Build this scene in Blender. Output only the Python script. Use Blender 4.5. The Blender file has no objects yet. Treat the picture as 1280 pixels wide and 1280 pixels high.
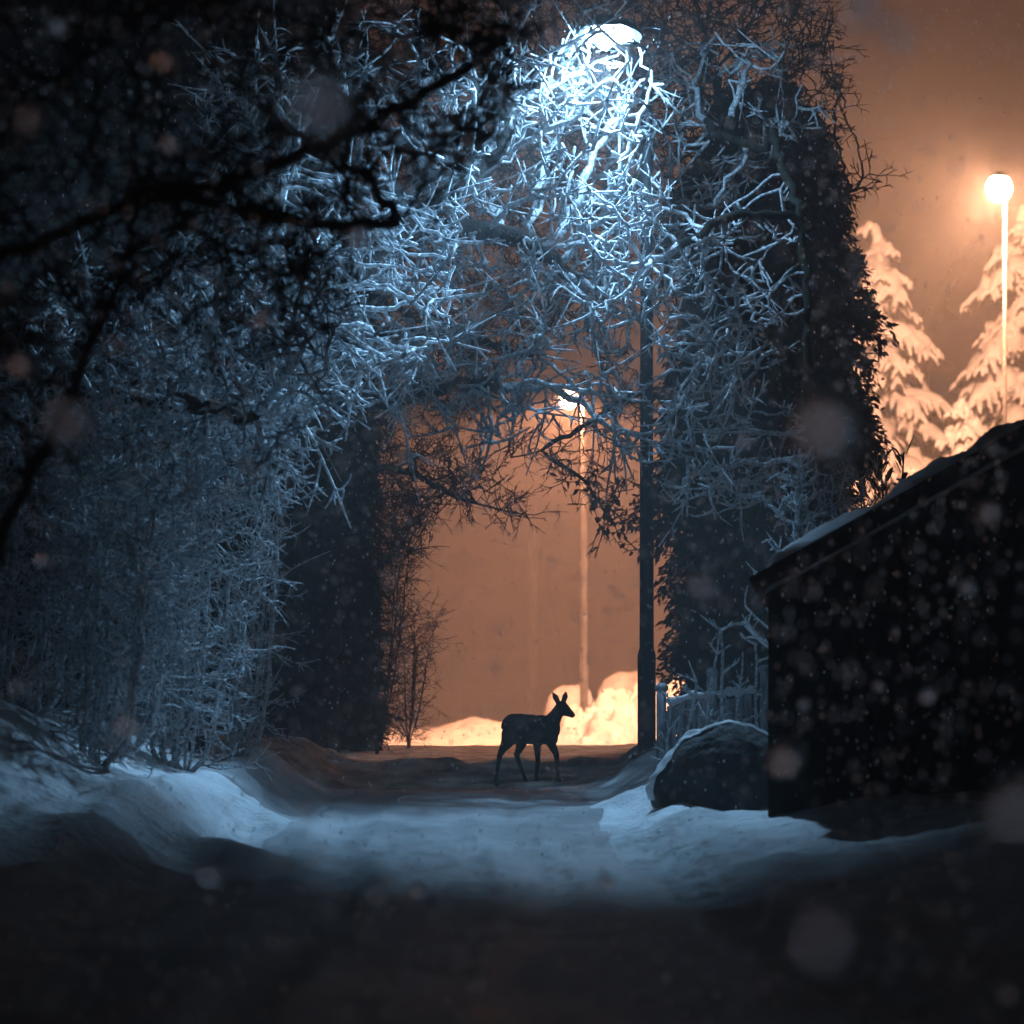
import bpy, bmesh, math, random
import numpy as np
from mathutils import Vector, Matrix

R_ = np.random.default_rng(11)
random.seed(11)
S = bpy.context.scene
COL = S.collection
F = 4267.0          # focal length in photo pixels
HY = 774.0          # horizon row in the photo
CZ = 1.6            # eye height


def P(px, py, d):
    return np.array([(px - 640.0) * d / F, d, CZ - (py - HY) * d / F])


# ------------------------------------------------------------------ materials
def nodes_of(name):
    m = bpy.data.materials.new(name)
    m.use_nodes = True
    nt = m.node_tree
    return m, nt, nt.nodes['Principled BSDF']


def noise_mat(name, c1, c2, scale=6.0, rough=0.8, bump=0.0, bscale=30.0, detail=6.0, spec=0.3, stretch=None):
    m, nt, b = nodes_of(name)
    tc = nt.nodes.new('ShaderNodeTexCoord')
    src = tc.outputs['Object']
    if stretch:
        mp = nt.nodes.new('ShaderNodeMapping')
        mp.inputs['Scale'].default_value = stretch
        nt.links.new(src, mp.inputs['Vector'])
        src = mp.outputs['Vector']
    n = nt.nodes.new('ShaderNodeTexNoise')
    n.inputs['Scale'].default_value = scale
    n.inputs['Detail'].default_value = detail
    nt.links.new(src, n.inputs['Vector'])
    r = nt.nodes.new('ShaderNodeValToRGB')
    r.color_ramp.elements[0].position = 0.35
    r.color_ramp.elements[1].position = 0.65
    r.color_ramp.elements[0].color = (*c1, 1)
    r.color_ramp.elements[1].color = (*c2, 1)
    nt.links.new(n.outputs['Fac'], r.inputs['Fac'])
    nt.links.new(r.outputs['Color'], b.inputs['Base Color'])
    b.inputs['Roughness'].default_value = rough
    b.inputs['Specular IOR Level'].default_value = spec
    if bump:
        n2 = nt.nodes.new('ShaderNodeTexNoise')
        n2.inputs['Scale'].default_value = bscale
        n2.inputs['Detail'].default_value = 8
        nt.links.new(src, n2.inputs['Vector'])
        bp = nt.nodes.new('ShaderNodeBump')
        bp.inputs['Strength'].default_value = bump
        bp.inputs['Distance'].default_value = 0.05
        nt.links.new(n2.outputs['Fac'], bp.inputs['Height'])
        nt.links.new(bp.outputs['Normal'], b.inputs['Normal'])
    return m


def frost_mat(name, c1, c2, trans=0.4, scale=9.0):
    """rime and loose snow: part of the light goes through the crystals"""
    m = bpy.data.materials.new(name)
    m.use_nodes = True
    nt = m.node_tree
    nt.nodes.clear()
    out = nt.nodes.new('ShaderNodeOutputMaterial')
    tc = nt.nodes.new('ShaderNodeTexCoord')
    n = nt.nodes.new('ShaderNodeTexNoise')
    n.inputs['Scale'].default_value = scale
    n.inputs['Detail'].default_value = 5
    nt.links.new(tc.outputs['Object'], n.inputs['Vector'])
    r = nt.nodes.new('ShaderNodeValToRGB')
    r.color_ramp.elements[0].position = 0.36
    r.color_ramp.elements[1].position = 0.6
    r.color_ramp.elements[0].color = (*c1, 1)
    r.color_ramp.elements[1].color = (*c2, 1)
    nt.links.new(n.outputs['Fac'], r.inputs['Fac'])
    d = nt.nodes.new('ShaderNodeBsdfDiffuse')
    t = nt.nodes.new('ShaderNodeBsdfTranslucent')
    mx = nt.nodes.new('ShaderNodeMixShader')
    mx.inputs[0].default_value = trans
    nt.links.new(r.outputs['Color'], d.inputs['Color'])
    nt.links.new(r.outputs['Color'], t.inputs['Color'])
    nt.links.new(d.outputs[0], mx.inputs[1])
    nt.links.new(t.outputs[0], mx.inputs[2])
    nt.links.new(mx.outputs[0], out.inputs['Surface'])
    return m


def glow_mat(name, col, strength):
    m, nt, b = nodes_of(name)
    b.inputs['Base Color'].default_value = (0.8, 0.8, 0.8, 1)
    b.inputs['Emission Color'].default_value = (*col, 1)
    b.inputs['Emission Strength'].default_value = strength
    # a clear cover: the lamp inside shines out through it
    out = [n for n in nt.nodes if n.type == 'OUTPUT_MATERIAL'][0]
    tr = nt.nodes.new('ShaderNodeBsdfTransparent')
    mx = nt.nodes.new('ShaderNodeMixShader')
    mx.inputs[0].default_value = 0.25
    nt.links.new(tr.outputs[0], mx.inputs[1])
    nt.links.new(b.outputs[0], mx.inputs[2])
    nt.links.new(mx.outputs[0], out.inputs['Surface'])
    return m


ORANGE = (1.0, 0.38, 0.18)
AMBER = (1.0, 0.45, 0.24)
WHITE = (0.33, 0.65, 1.0)
M = {
    'snow': noise_mat('snow', (0.62, 0.64, 0.67), (0.80, 0.81, 0.83), 2.2, 0.75, 0.6, 14.0),
    'packed': noise_mat('packed_snow', (0.26, 0.27, 0.29), (0.56, 0.57, 0.59), 0.9, 0.6, 0.35, 6.0, 8, stretch=(1, 0.5, 1)),
    'grit': noise_mat('gritted_snow', (0.2, 0.16, 0.12), (0.62, 0.57, 0.5), 4.0, 0.85, 0.9, 12.0, 9),
    'loose': frost_mat('loose_snow', (0.78, 0.78, 0.8), (0.88, 0.88, 0.9), 0.22, 5),
    'frost': frost_mat('hoar_frost', (0.30, 0.32, 0.35), (0.88, 0.9, 0.92), 0.38, 28),
    'frost_thin': frost_mat('thin_frost', (0.10, 0.10, 0.11), (0.5, 0.52, 0.55), 0.3, 7),
    'bark': noise_mat('dark_bark', (0.015, 0.012, 0.011), (0.045, 0.036, 0.032), 14, 0.9, 0.6, 30),
    'twig': noise_mat('dark_twig', (0.018, 0.014, 0.012), (0.05, 0.038, 0.03), 20, 0.9),
    'needle': noise_mat('dark_needle', (0.008, 0.010, 0.008), (0.03, 0.028, 0.022), 6, 0.9, spec=0.1),
    'deadleaf': noise_mat('dead_leaf', (0.03, 0.022, 0.016), (0.07, 0.05, 0.035), 12, 0.85),
    'shed': noise_mat('black_stained_board', (0.006, 0.006, 0.006), (0.016, 0.015, 0.014), 3, 0.8, 0.5, 20, stretch=(9, 9, 0.5), spec=0.1),
    'lamp_paint': noise_mat('lamp_post_paint', (0.018, 0.022, 0.026), (0.035, 0.04, 0.046), 8, 0.55, 0.15, 40),
    'galv': noise_mat('galvanised_steel', (0.32, 0.31, 0.30), (0.5, 0.49, 0.47), 7, 0.5, 0.1, 40),
    'grey_pole': noise_mat('grey_painted_pole', (0.10, 0.095, 0.09), (0.17, 0.165, 0.16), 7, 0.55, 0.1, 40),
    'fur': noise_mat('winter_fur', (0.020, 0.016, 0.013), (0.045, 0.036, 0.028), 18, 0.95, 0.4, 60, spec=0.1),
    'stone': noise_mat('dark_stone', (0.018, 0.017, 0.018), (0.05, 0.047, 0.048), 5, 0.85, 0.5, 22),
    'hoof': noise_mat('hoof_horn', (0.01, 0.009, 0.008), (0.02, 0.018, 0.016), 30, 0.5),
    'wood': noise_mat('frosted_board', (0.10, 0.10, 0.11), (0.52, 0.54, 0.56), 4, 0.8, 0.5, 30, stretch=(6, 6, 1)),
    'white_glow': glow_mat('white_lamp_glass', (0.75, 0.9, 1.0), 20.0),
    'orange_glow': glow_mat('orange_lamp_glass', (1.0, 0.72, 0.45), 20.0),
    'wire': noise_mat('steel_wire', (0.2, 0.18, 0.16), (0.3, 0.28, 0.26), 9, 0.5),
    'eye': noise_mat('deer_eye', (0.004, 0.004, 0.004), (0.008, 0.008, 0.008), 9, 0.15),
}


# ------------------------------------------------------------------ mesh tools
class Geo:
    """collects vertices and faces, then links them as ONE mesh object"""

    def __init__(self):
        self.v = []
        self.f = []      # arrays (n,3) or (n,4)
        self.n = 0

    def add(self, v, f):
        v = np.asarray(v, float).reshape(-1, 3)
        self.v.append(v)
        for a in (f if isinstance(f, list) else [f]):
            self.f.append(np.asarray(a, int) + self.n)
        self.n += len(v)

    def build(self, name, mat, parent=None, smooth=True, loc=None):
        me = bpy.data.meshes.new(name)
        v = np.concatenate(self.v) if self.v else np.zeros((0, 3))
        if loc is not None:
            v = v - np.asarray(loc)
        sizes = np.concatenate([np.full(len(a), a.shape[1]) for a in self.f])
        loops = np.concatenate([a.ravel() for a in self.f])
        me.vertices.add(len(v))
        me.vertices.foreach_set('co', v.ravel())
        me.loops.add(len(loops))
        me.loops.foreach_set('vertex_index', loops.astype(np.int32))
        me.polygons.add(len(sizes))
        starts = np.concatenate([[0], np.cumsum(sizes)[:-1]])
        me.polygons.foreach_set('loop_start', starts.astype(np.int32))
        me.polygons.foreach_set('use_smooth', np.full(len(sizes), smooth))
        me.update(calc_edges=True)
        me.validate()
        me.materials.append(mat)
        o = bpy.data.objects.new(name, me)
        COL.objects.link(o)
        if loc is not None and parent is None:
            o.location = loc
        if parent is not None:
            o.parent = parent
        return o


def unit(a):
    return a / np.maximum(np.linalg.norm(a, axis=-1, keepdims=True), 1e-9)


def tubes(g, polys, radii, k=4, flat=1.0, tip=True):
    """tapered tubes along polylines; polys: list of (n,3), radii: list of (n,)"""
    groups = {}
    for p, r in zip(polys, radii):
        groups.setdefault(len(p), []).append((p, r))
    ang = np.arange(k) * 2 * np.pi / k
    for n, lst in groups.items():
        if n < 2:
            continue
        Pp = np.array([a for a, _ in lst], float)
        Rr = np.array([b for _, b in lst], float)
        if tip:
            d = unit(Pp[:, -1] - Pp[:, -2])
            Pp = np.concatenate([Pp, (Pp[:, -1] + d * Rr[:, -1:] * 0.9)[:, None]], 1)
            Rr = np.concatenate([Rr, Rr[:, -1:] * 0.08], 1)
        m, nn = Rr.shape
        T = unit(np.gradient(Pp, axis=1))
        mean = unit(Pp[:, -1] - Pp[:, 0])
        ref = np.where(np.abs(mean[:, 2:3]) < 0.75, np.array([[0, 0, 1.0]]), np.array([[1.0, 0, 0]]))
        U = unit(np.cross(T, ref[:, None]))
        V = np.cross(T, U)
        ring = (U[:, :, None] * np.cos(ang)[None, None, :, None] + V[:, :, None] * (np.sin(ang) * flat)[None, None, :, None])
        verts = Pp[:, :, None] + ring * Rr[:, :, None, None]
        base = (np.arange(m) * nn * k)[:, None, None]
        i = (np.arange(nn - 1) * k)[None, :, None]
        j = np.arange(k)[None, None, :]
        j2 = (j + 1) % k
        q = np.stack([base + i + j, base + i + j2, base + i + k + j2, base + i + k + j], -1).reshape(-1, 4)
        cap0 = (base[:, 0] + np.arange(k)[None, ::-1]).reshape(m, k)
        g.add(verts.reshape(-1, 3), [q, cap0] if k in (3, 4) else [q])


def box(g, c, s, rz=0.0, rot=None):
    x, y, z = np.asarray(s, float) / 2
    v = np.array([[-x, -y, -z], [x, -y, -z], [x, y, -z], [-x, y, -z], [-x, -y, z], [x, -y, z], [x, y, z], [-x, y, z]])
    ca, sa = math.cos(rz), math.sin(rz)
    v = v @ np.array([[ca, sa, 0], [-sa, ca, 0], [0, 0, 1]])
    g.add(v + np.asarray(c), np.array([[0, 3, 2, 1], [4, 5, 6, 7], [0, 1, 5, 4], [1, 2, 6, 5], [2, 3, 7, 6], [3, 0, 4, 7]]))


def blob(g, c, r, seg=10, rings=7, rough=0.0, rng=R_):
    """lumpy ellipsoid"""
    th = np.linspace(0, np.pi, rings + 1)
    ph = np.arange(seg) * 2 * np.pi / seg
    TT, PP = np.meshgrid(th, ph, indexing='ij')
    d = np.stack([np.sin(TT) * np.cos(PP), np.sin(TT) * np.sin(PP), np.cos(TT)], -1)
    w = 1 + rough * (np.sin(d @ rng.normal(size=3) * 4 + rng.uniform(0, 6)) + np.sin(d @ rng.normal(size=3) * 7 + rng.uniform(0, 6))) * 0.5
    v = d * w[..., None] * np.asarray(r) + np.asarray(c)
    i = (np.arange(rings) * seg)[:, None]
    j = np.arange(seg)[None]
    j2 = (j + 1) % seg
    q = np.stack([i + j, i + seg + j, i + seg + j2, i + j2], -1).reshape(-1, 4)
    g.add(v.reshape(-1, 3), q)


def leaves(g, pos, direc, L, W, rng=R_, fold=0.25):
    """many small folded leaves: pos (n,3), direc (n,3), L, W (n,)"""
    n = len(pos)
    d = unit(direc)
    rnd = unit(rng.normal(size=(n, 3)))
    u = unit(np.cross(d, rnd))
    w = np.cross(d, u)
    L = np.asarray(L)[:, None] * np.ones((n, 1))
    W = np.asarray(W)[:, None] * np.ones((n, 1))
    a = pos
    b = pos + d * L * 0.45 + u * W + w * W * fold
    c = pos + d * L + w * W * -fold
    e = pos + d * L * 0.45 - u * W + w * W * fold
    v = np.stack([a, b, c, e], 1).reshape(-1, 3)
    i = np.arange(n) * 4
    g.add(v, [np.stack([i, i + 1, i + 2], -1), np.stack([i, i + 2, i + 3], -1)])


def empty(name, loc, rz=0.0):
    o = bpy.data.objects.new(name, None)
    COL.objects.link(o)
    o.location = loc
    o.rotation_euler = (0, 0, rz)
    o.empty_display_size = 0.3
    return o


def tag(o, label=None, cat=None, group=None, kind=None):
    if label:
        o['label'] = label
    if cat:
        o['category'] = cat
    if group:
        o['group'] = group
    if kind:
        o['kind'] = kind
    return o


# ------------------------------------------------------------------ noise
def vnoise(x, y, seed=0):
    xi, yi = np.floor(x).astype(np.int64), np.floor(y).astype(np.int64)
    xf, yf = x - xi, y - yi

    def h(a, b):
        n = (a * 374761393 + b * 668265263 + seed * 1442695041) & 0x7fffffff
        n = ((n ^ (n >> 13)) * 1274126177) & 0x7fffffff
        return ((n ^ (n >> 16)) & 0xffff) / 65535.0
    u, v = xf * xf * (3 - 2 * xf), yf * yf * (3 - 2 * yf)
    return (h(xi, yi) * (1 - u) + h(xi + 1, yi) * u) * (1 - v) + (h(xi, yi + 1) * (1 - u) + h(xi + 1, yi + 1) * u) * v


def fbm(x, y, seed=0, o=4):
    s, a, t = 0.0, 1.0, 0.0
    for i in range(o):
        s = s + a * (vnoise(x, y, seed + i * 17) - 0.5)
        t += a
        a *= 0.5
        x, y = x * 2.03 + 3.7, y * 2.03 + 1.3
    return s / t


def sst(a, b, x):
    t = np.clip((x - a) / (b - a), 0, 1)
    return t * t * (3 - 2 * t)


def gau(x, y, cx, cy, sx, sy, rz=0.0):
    dx, dy = x - cx, y - cy
    c, s = math.cos(rz), math.sin(rz)
    a, b = dx * c + dy * s, -dx * s + dy * c
    return np.exp(-(a / sx) ** 2 - (b / sy) ** 2)


def lane_left(y):
    return np.interp(y, [-30, 8, 18, 24, 31, 36], [-3.0, -2.6, -2.3, -2.0, -1.75, -1.6])


def lane_right(y):
    return np.interp(y, [-30, 8, 18, 24, 31, 36], [2.6, 2.0, 1.2, 0.85, 0.85, 1.1])


def height(x, y):
    x = np.asarray(x, float)
    y = np.asarray(y, float)
    z = np.zeros_like(x + y)
    # the lane climbs a small step to the road behind the deer, then the land falls away
    wob = 0.25 * np.sin(x * 1.7) + 0.5 * fbm(x * 0.9, y * 0.3, 5)
    z = z + 0.17 * sst(31.75, 33.3, y + wob * 0.6) + 0.06 * gau(x, y, 0, 33.3, 60, 0.35) * (1 + fbm(x * 3, y * 2, 9) * 2.5)
    z = z - 0.045 * np.clip(y - 38.5, 0, 18.5) + 0.05 * sst(57, 64, y) - 0.06 * np.clip(y - 70, 0, None)
    far = sst(34.5, 36.5, y)
    # left bank
    l = lane_left(y) - x
    lb = 0.42 * sst(-0.05, 0.55, l) + 0.50 * sst(0.6, 1.7, l) + 0.25 * sst(2.4, 7, l)
    lb = lb * np.interp(y, [0, 14, 18.5, 21, 22.8, 25, 29, 32, 34], [0.3, 0.3, 0.35, 0.62, 1.15, 1.05, 0.85, 0.55, 0.3])
    r = x - lane_right(y)
    rb = (0.22 * sst(-0.02, 0.5, r) + 0.25 * sst(0.6, 2.5, r)) * np.interp(y, [0, 14, 20, 25, 32, 34], [0.5, 0.5, 0.8, 0.9, 1, 0.6])
    z = z + (lb + rb) * (1 - 0.75 * far)
    bank = np.clip(sst(0, 0.5, l) + sst(0, 0.5, r), 0, 1) * (1 - 0.5 * far)
    z = z + bank * (0.20 * fbm(x * 0.9, y * 0.55, 1) + 0.07 * fbm(x * 3.1, y * 2.1, 2))
    z = z + (1 - bank) * (0.035 * fbm(x * 1.1, y * 0.5, 3) + 0.022 * fbm(x * 4.5, y * 2.6, 4))
    # wheel ruts and trodden lumps along the lane
    cx_ = (lane_left(y) + lane_right(y)) / 2 + 0.15 * np.sin(y * 0.4)
    inl = (1 - bank) * (1 - sst(31, 32, y))
    for o_ in (-0.62, 0.62):
        z = z + inl * (-0.014 * np.exp(-((x - cx_ - o_) / 0.15) ** 2) + 0.009 * np.exp(-((np.abs(x - cx_ - o_) - 0.25) / 0.09) ** 2)) * (0.7 + 1.2 * vnoise(y * 0.6, x * 0 + o_, 71))
    z = z + inl * 0.045 * np.clip(fbm(x * 7.5, y * 4.0, 72, 3) - 0.03, 0, 1)
    z = z + bank * 0.06 * np.clip(fbm(x * 5.5, y * 3.0, 73, 3) - 0.05, 0, 1)
    # ploughed clods along both lane edges
    edge = (np.exp(-((l - 0.12) / 0.22) ** 2) + np.exp(-((r - 0.12) / 0.2) ** 2)) * (1 - far)
    z = z + edge * (0.22 * np.clip(fbm(x * 3.6, y * 2.4, 81, 3) - 0.02, 0, 1) + 0.10 * np.clip(fbm(x * 8.0, y * 5.0, 82, 2), 0, 1))
    # wind-shaped rolls on the left drift
    z = z + 0.17 * gau(x, y, -1.95, 22.4, 0.30, 0.8, 0.5) + 0.15 * gau(x, y, -2.5, 21.0, 0.5, 0.5, -0.4) - 0.10 * gau(x, y, -2.15, 21.5, 0.25, 0.5, 0.3)
    z = z + 0.13 * gau(x, y, -1.95, 26.0, 0.28, 0.9, 0.3) + 0.20 * gau(x, y, -2.05, 30.0, 0.35, 0.8)
    # right: steep dark hump, lower ridge in front of it, mound round the lamp foot
    z = z + 0.30 * gau(x, y, 1.95, 27.5, 0.62, 0.6) + 0.05 * gau(x, y, 1.2, 24.6, 0.55, 0.5, -0.5) + 0.10 * gau(x, y, 0.95, 28.2, 0.3, 0.7) - 0.12 * gau(x, y, 1.75, 25.6, 0.7, 0.8)
    z = z + 0.13 * gau(x, y, 1.25, 31.8, 0.5, 0.6)
    # far ploughed banks beyond the road
    z = z + (0.26 * gau(x, y, -0.75, 66, 0.75, 2.6) + 0.10 * gau(x, y, 0.4, 66.5, 0.7, 2.4) - 0.10 * gau(x, y, -2.4, 64, 0.9, 6)) * (1 + 1.2 * fbm(x * 1.7, y * 0.8, 24))
    pile = sst(55.5, 59, y) * sst(68, 64.5, y) * sst(0.2, 1.2, x) * sst(6, 4, x)
    z = z + pile * (0.30 + 0.36 * sst(0.9, 2.3, x) + 0.70 * fbm(x * 1.5, y * 0.7, 21) + 0.85 * fbm(x * 3.4, y * 1.5, 22, 4))
    return z


def hz(x, y):
    return float(height(np.array([x]), np.array([y]))[0])


def grid_sheet(name, xs, ys, mat, dz=0.0, mask=None):
    X, Y = np.meshgrid(xs, ys)
    Z = height(X, Y) + dz
    v = np.stack([X, Y, Z], -1).reshape(-1, 3)
    nx, ny = len(xs), len(ys)
    i = (np.arange(ny - 1) * nx)[:, None]
    j = np.arange(nx - 1)[None]
    q = np.stack([i + j, i + j + 1, i + nx + j + 1, i + nx + j], -1).reshape(-1, 4)
    if mask is not None:
        c = v[q].mean(1)
        q = q[mask(c[:, 0], c[:, 1])]
    g = Geo()
    g.add(v, q)
    return g.build(name, mat)


def spaced(parts):
    out = []
    for a, b, s in parts:
        out.append(np.arange(a, b, s))
    out.append(np.array([parts[-1][1]]))
    return np.concatenate(out)


xs = spaced([(-160, -40, 20), (-40, -12, 2.0), (-12, -5, 0.35), (-5, 4.5, 0.045), (4.5, 12, 0.35), (12, 40, 2.0), (40, 160, 20)])
ys = spaced([(-25, 6, 1.0), (6, 14, 0.16), (14, 34.5, 0.06), (34.5, 54, 0.14), (54, 72, 0.12), (72, 95, 0.6), (95, 210, 6.0)])
tag(grid_sheet('snowy_ground', xs, ys, M['snow']), 'snow covered banks and ground either side of the dark lane', 'ground', kind='structure')


def strip(name, mat, y0, y1, fl, fr, dz, sy=0.08, n=70):
    yy = np.arange(y0, y1, sy)
    t = np.linspace(0, 1, n)
    l, r = fl(yy), fr(yy)
    X = l[:, None] * (1 - t) + r[:, None] * t
    Y = np.repeat(yy[:, None], n, 1)
    v = np.stack([X, Y, height(X, Y) + dz], -1).reshape(-1, 3)
    i = (np.arange(len(yy) - 1) * n)[:, None]
    j = np.arange(n - 1)[None]
    q = np.stack([i + j, i + j + 1, i + n + j + 1, i + n + j], -1).reshape(-1, 4)
    g = Geo()
    g.add(v, q)
    return g.build(name, mat)


tag(strip('lane', M['packed'], -20, 31.95, lambda y: lane_left(y) + 0.25 + 0.3 * fbm(y * 1.3, y * 0 + 2.5, 31), lambda y: lane_right(y) - 0.18 + 0.3 * fbm(y * 1.3, y * 0 + 8.5, 32), 0.005),
    'packed snow lane leading from the foreground to the deer', 'lane', kind='structure')
tag(strip('road', M['grit'], 32.0, 38.6, lambda y: -9 + 0 * y, lambda y: 9 + 0 * y, 0.005, 0.05, 320),
    'gritted snowy cross road behind the deer in orange light', 'road', kind='structure')


# ------------------------------------------------------------------ branching
def resample(pl, step):
    pl = np.asarray(pl, float)
    seg = np.linalg.norm(np.diff(pl, axis=0), axis=1)
    s = np.concatenate([[0], np.cumsum(seg)])
    n = max(2, int(s[-1] / step) + 1)
    t = np.linspace(0, s[-1], n)
    return np.stack([np.interp(t, s, pl[:, i]) for i in range(3)], -1)


def smoothline(pl, it=2):
    pl = np.asarray(pl, float)
    for _ in range(it):
        q = [pl[0]]
        for a, b in zip(pl[:-1], pl[1:]):
            q += [a * 0.75 + b * 0.25, a * 0.25 + b * 0.75]
        q.append(pl[-1])
        pl = np.array(q)
    return pl


def colonize(limbs, att, step=0.11, di=1.3, dk=0.2, iters=140, rng=R_, wander=0.25, grav=0.0):
    nodes, par = [], []
    for li, pl in enumerate(limbs):
        q = resample(smoothline(pl), step)
        if li == 0:
            prev = -1
        else:
            a = np.array(nodes)
            prev = int(np.argmin(((a - q[0]) ** 2).sum(1)))
            q = q[1:]
        for p in q:
            nodes.append(p)
            par.append(prev)
            prev = len(nodes) - 1
    N = np.array(nodes)
    par = list(par)
    att = np.array(att)
    d2 = np.full(len(att), 1e9)
    near = np.zeros(len(att), int)
    new = np.arange(len(N))
    for it in range(iters):
        D = ((att[:, None] - N[new][None]) ** 2).sum(-1)
        k = D.argmin(1)
        dm = D[np.arange(len(att)), k]
        b = dm < d2
        d2[b] = dm[b]
        near[b] = new[k[b]]
        keep = d2 > dk * dk
        att, d2, near = att[keep], d2[keep], near[keep]
        if len(att) == 0:
            break
        act = d2 < di * di
        if not act.any():
            i = d2.argmin()
            act[i] = True
        ids = near[act]
        dirs = unit(att[act] - N[ids])
        uq, inv = np.unique(ids, return_inverse=True)
        acc = np.zeros((len(uq), 3))
        np.add.at(acc, inv, dirs)
        acc = unit(unit(acc) + rng.normal(size=acc.shape) * wander + np.array([0, 0, -grav]))
        newp = N[uq] + acc * step
        par += list(uq)
        new = np.arange(len(N), len(N) + len(uq))
        N = np.concatenate([N, newp])
        if len(N) > 14000:
            break
    return N, np.array(par)


def radii_of(N, par, r0, e):
    acc = np.zeros(len(N))
    kids = [[] for _ in N]
    rad = np.zeros(len(N))
    for i in range(len(N) - 1, -1, -1):
        rad[i] = max(r0, acc[i] ** (1 / e) if acc[i] > 0 else r0)
        if par[i] >= 0:
            acc[par[i]] += rad[i] ** e
            kids[par[i]].append(i)
    return rad, kids


def chains(N, par, rad, kids):
    out = []
    stack = [(0, None)]
    while stack:
        i, start = stack.pop()
        ch = [] if start is None else [start]
        while True:
            ch.append(i)
            ks = kids[i]
            if not ks:
                break
            big = max(ks, key=lambda q: rad[q])
            for q in ks:
                if q != big:
                    stack.append((q, i))
            i = big
        out.append(ch)
    return out


def twiglets(p, d, L, r, rng, level=2, ang=0.8, curl=0.5, n=5):
    """antler-like forked twigs, vectorised: returns lists of polylines and radii"""
    polys, radii = [], []
    t = np.linspace(0, 1, n)[None, :, None]
    d = unit(d)
    bend = rng.normal(size=d.shape) * curl
    pts = p[:, None] + L[:, None, None] * (t * d[:, None] + t * t * bend[:, None] * 0.5)
    rr = r[:, None] * np.linspace(1.1, 0.45, n)[None]
    polys += list(pts)
    radii += list(rr)
    if level > 0:
        for f in range(level + 1):
            sel = rng.random(len(p)) < 0.85
            k = rng.integers(1, n - 1, size=len(p))
            b = pts[np.arange(len(p)), k][sel]
            dd = unit(d + bend * 0.5)[sel] + rng.normal(size=(sel.sum(), 3)) * ang
            a, c = twiglets(b, dd, L[sel] * rng.uniform(0.28, 0.6, sel.sum()), r[sel] * 0.85, rng, level - 1, ang, curl, n)
            polys += a
            radii += c
    return polys, radii


def poly_attract(poly, d0, d1, n, rng, bias=None):
    """random points in the block of air that a photo outline bounds between two depths"""
    poly = np.array(poly, float)
    lo, hi = poly.min(0), poly.max(0)
    out = []
    while len(out) < n:
        q = rng.uniform(lo, hi, size=(n * 2, 2))
        x, y = q[:, 0], q[:, 1]
        ins = np.zeros(len(q), bool)
        j = len(poly) - 1
        for i in range(len(poly)):
            xi, yi = poly[i]
            xj, yj = poly[j]
            c = ((yi > y) != (yj > y)) & (x < (xj - xi) * (y - yi) / (yj - yi + 1e-9) + xi)
            ins ^= c
            j = i
        for a in q[ins]:
            out.append(P(a[0], a[1], rng.uniform(d0, d1)))
    return np.array(out[:n])


def bare_tree(name, label, cat, limbs, att, rng, crown_mat, trunk_mat, sides=4, r0=0.008, e=2.3, split=0.045, twig=(0.12, 0.3), twr=0.007,
              tw_frac=0.6, level=2, step=0.11, di=1.3, dk=0.2, group=None, ang=0.8, curl=0.5, wander=0.25, grav=0.0, max_r=0.2, droop=0.0, zmin=None, extra=None):
    N, par = colonize(limbs, att, step, di, dk, 140, rng, wander, grav)
    rad, kids = radii_of(N, par, r0, e)
    rad = np.minimum(rad, max_r)
    J = N + rng.normal(size=N.shape) * np.minimum(rad * 0.5, 0.018)[:, None]
    J[0] = N[0]
    base = N[0].copy()
    root = empty(name, base)
    tag(root, label, cat, group)
    trunk_p, trunk_r, tw_p, tw_r = [], [], [], []
    for ch in chains(N, par, rad, kids):
        a = J[ch]
        r = rad[ch]
        if len(ch) > 1 and r[0] > r[1] * 1.6:
            r = r.copy()
            r[0] = r[1] * 1.15
        if len(ch) > 4:
            lr = np.log(r)
            lr = np.convolve(np.pad(lr, 4, mode='edge'), np.ones(9) / 9, mode='valid')
            r = np.minimum(np.exp(lr), max_r)
        thick = r > split
        c = int(thick.sum()) if thick[0] else 0
        if c >= 2:
            trunk_p.append(a[:c + 1])
            trunk_r.append(r[:c + 1])
            if len(ch) - c >= 2:
                tw_p.append(a[c - 1:])
                tw_r.append(r[c - 1:])
        else:
            tw_p.append(a)
            tw_r.append(r)
    # forked twigs
    idx = np.where((rad < split * 0.9) & (np.arange(len(N)) > 2))[0]
    idx = idx[rng.random(len(idx)) < tw_frac]
    if len(idx):
        ax = unit(N[idx] - N[np.maximum(par[idx], 0)])
        d = ax * 0.5 + rng.normal(size=ax.shape) * 0.8 + np.array([0, 0, -droop])
        a, b = twiglets(J[idx], d, rng.uniform(*twig, len(idx)), np.full(len(idx), twr) * rng.uniform(0.75, 1.25, len(idx)), rng, level, ang, curl)
        tw_p += a
        tw_r += b
    if trunk_p:
        g = Geo()
        tubes(g, trunk_p, trunk_r, 8, tip=False)
        g.v = [v - base for v in g.v]
        g.build('trunk', trunk_mat, root)
    g = Geo()
    tubes(g, tw_p, tw_r, sides)
    g.v = [v - base for v in g.v]
    g.build('crown', crown_mat, root)
    return root, N, rad, base


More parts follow.
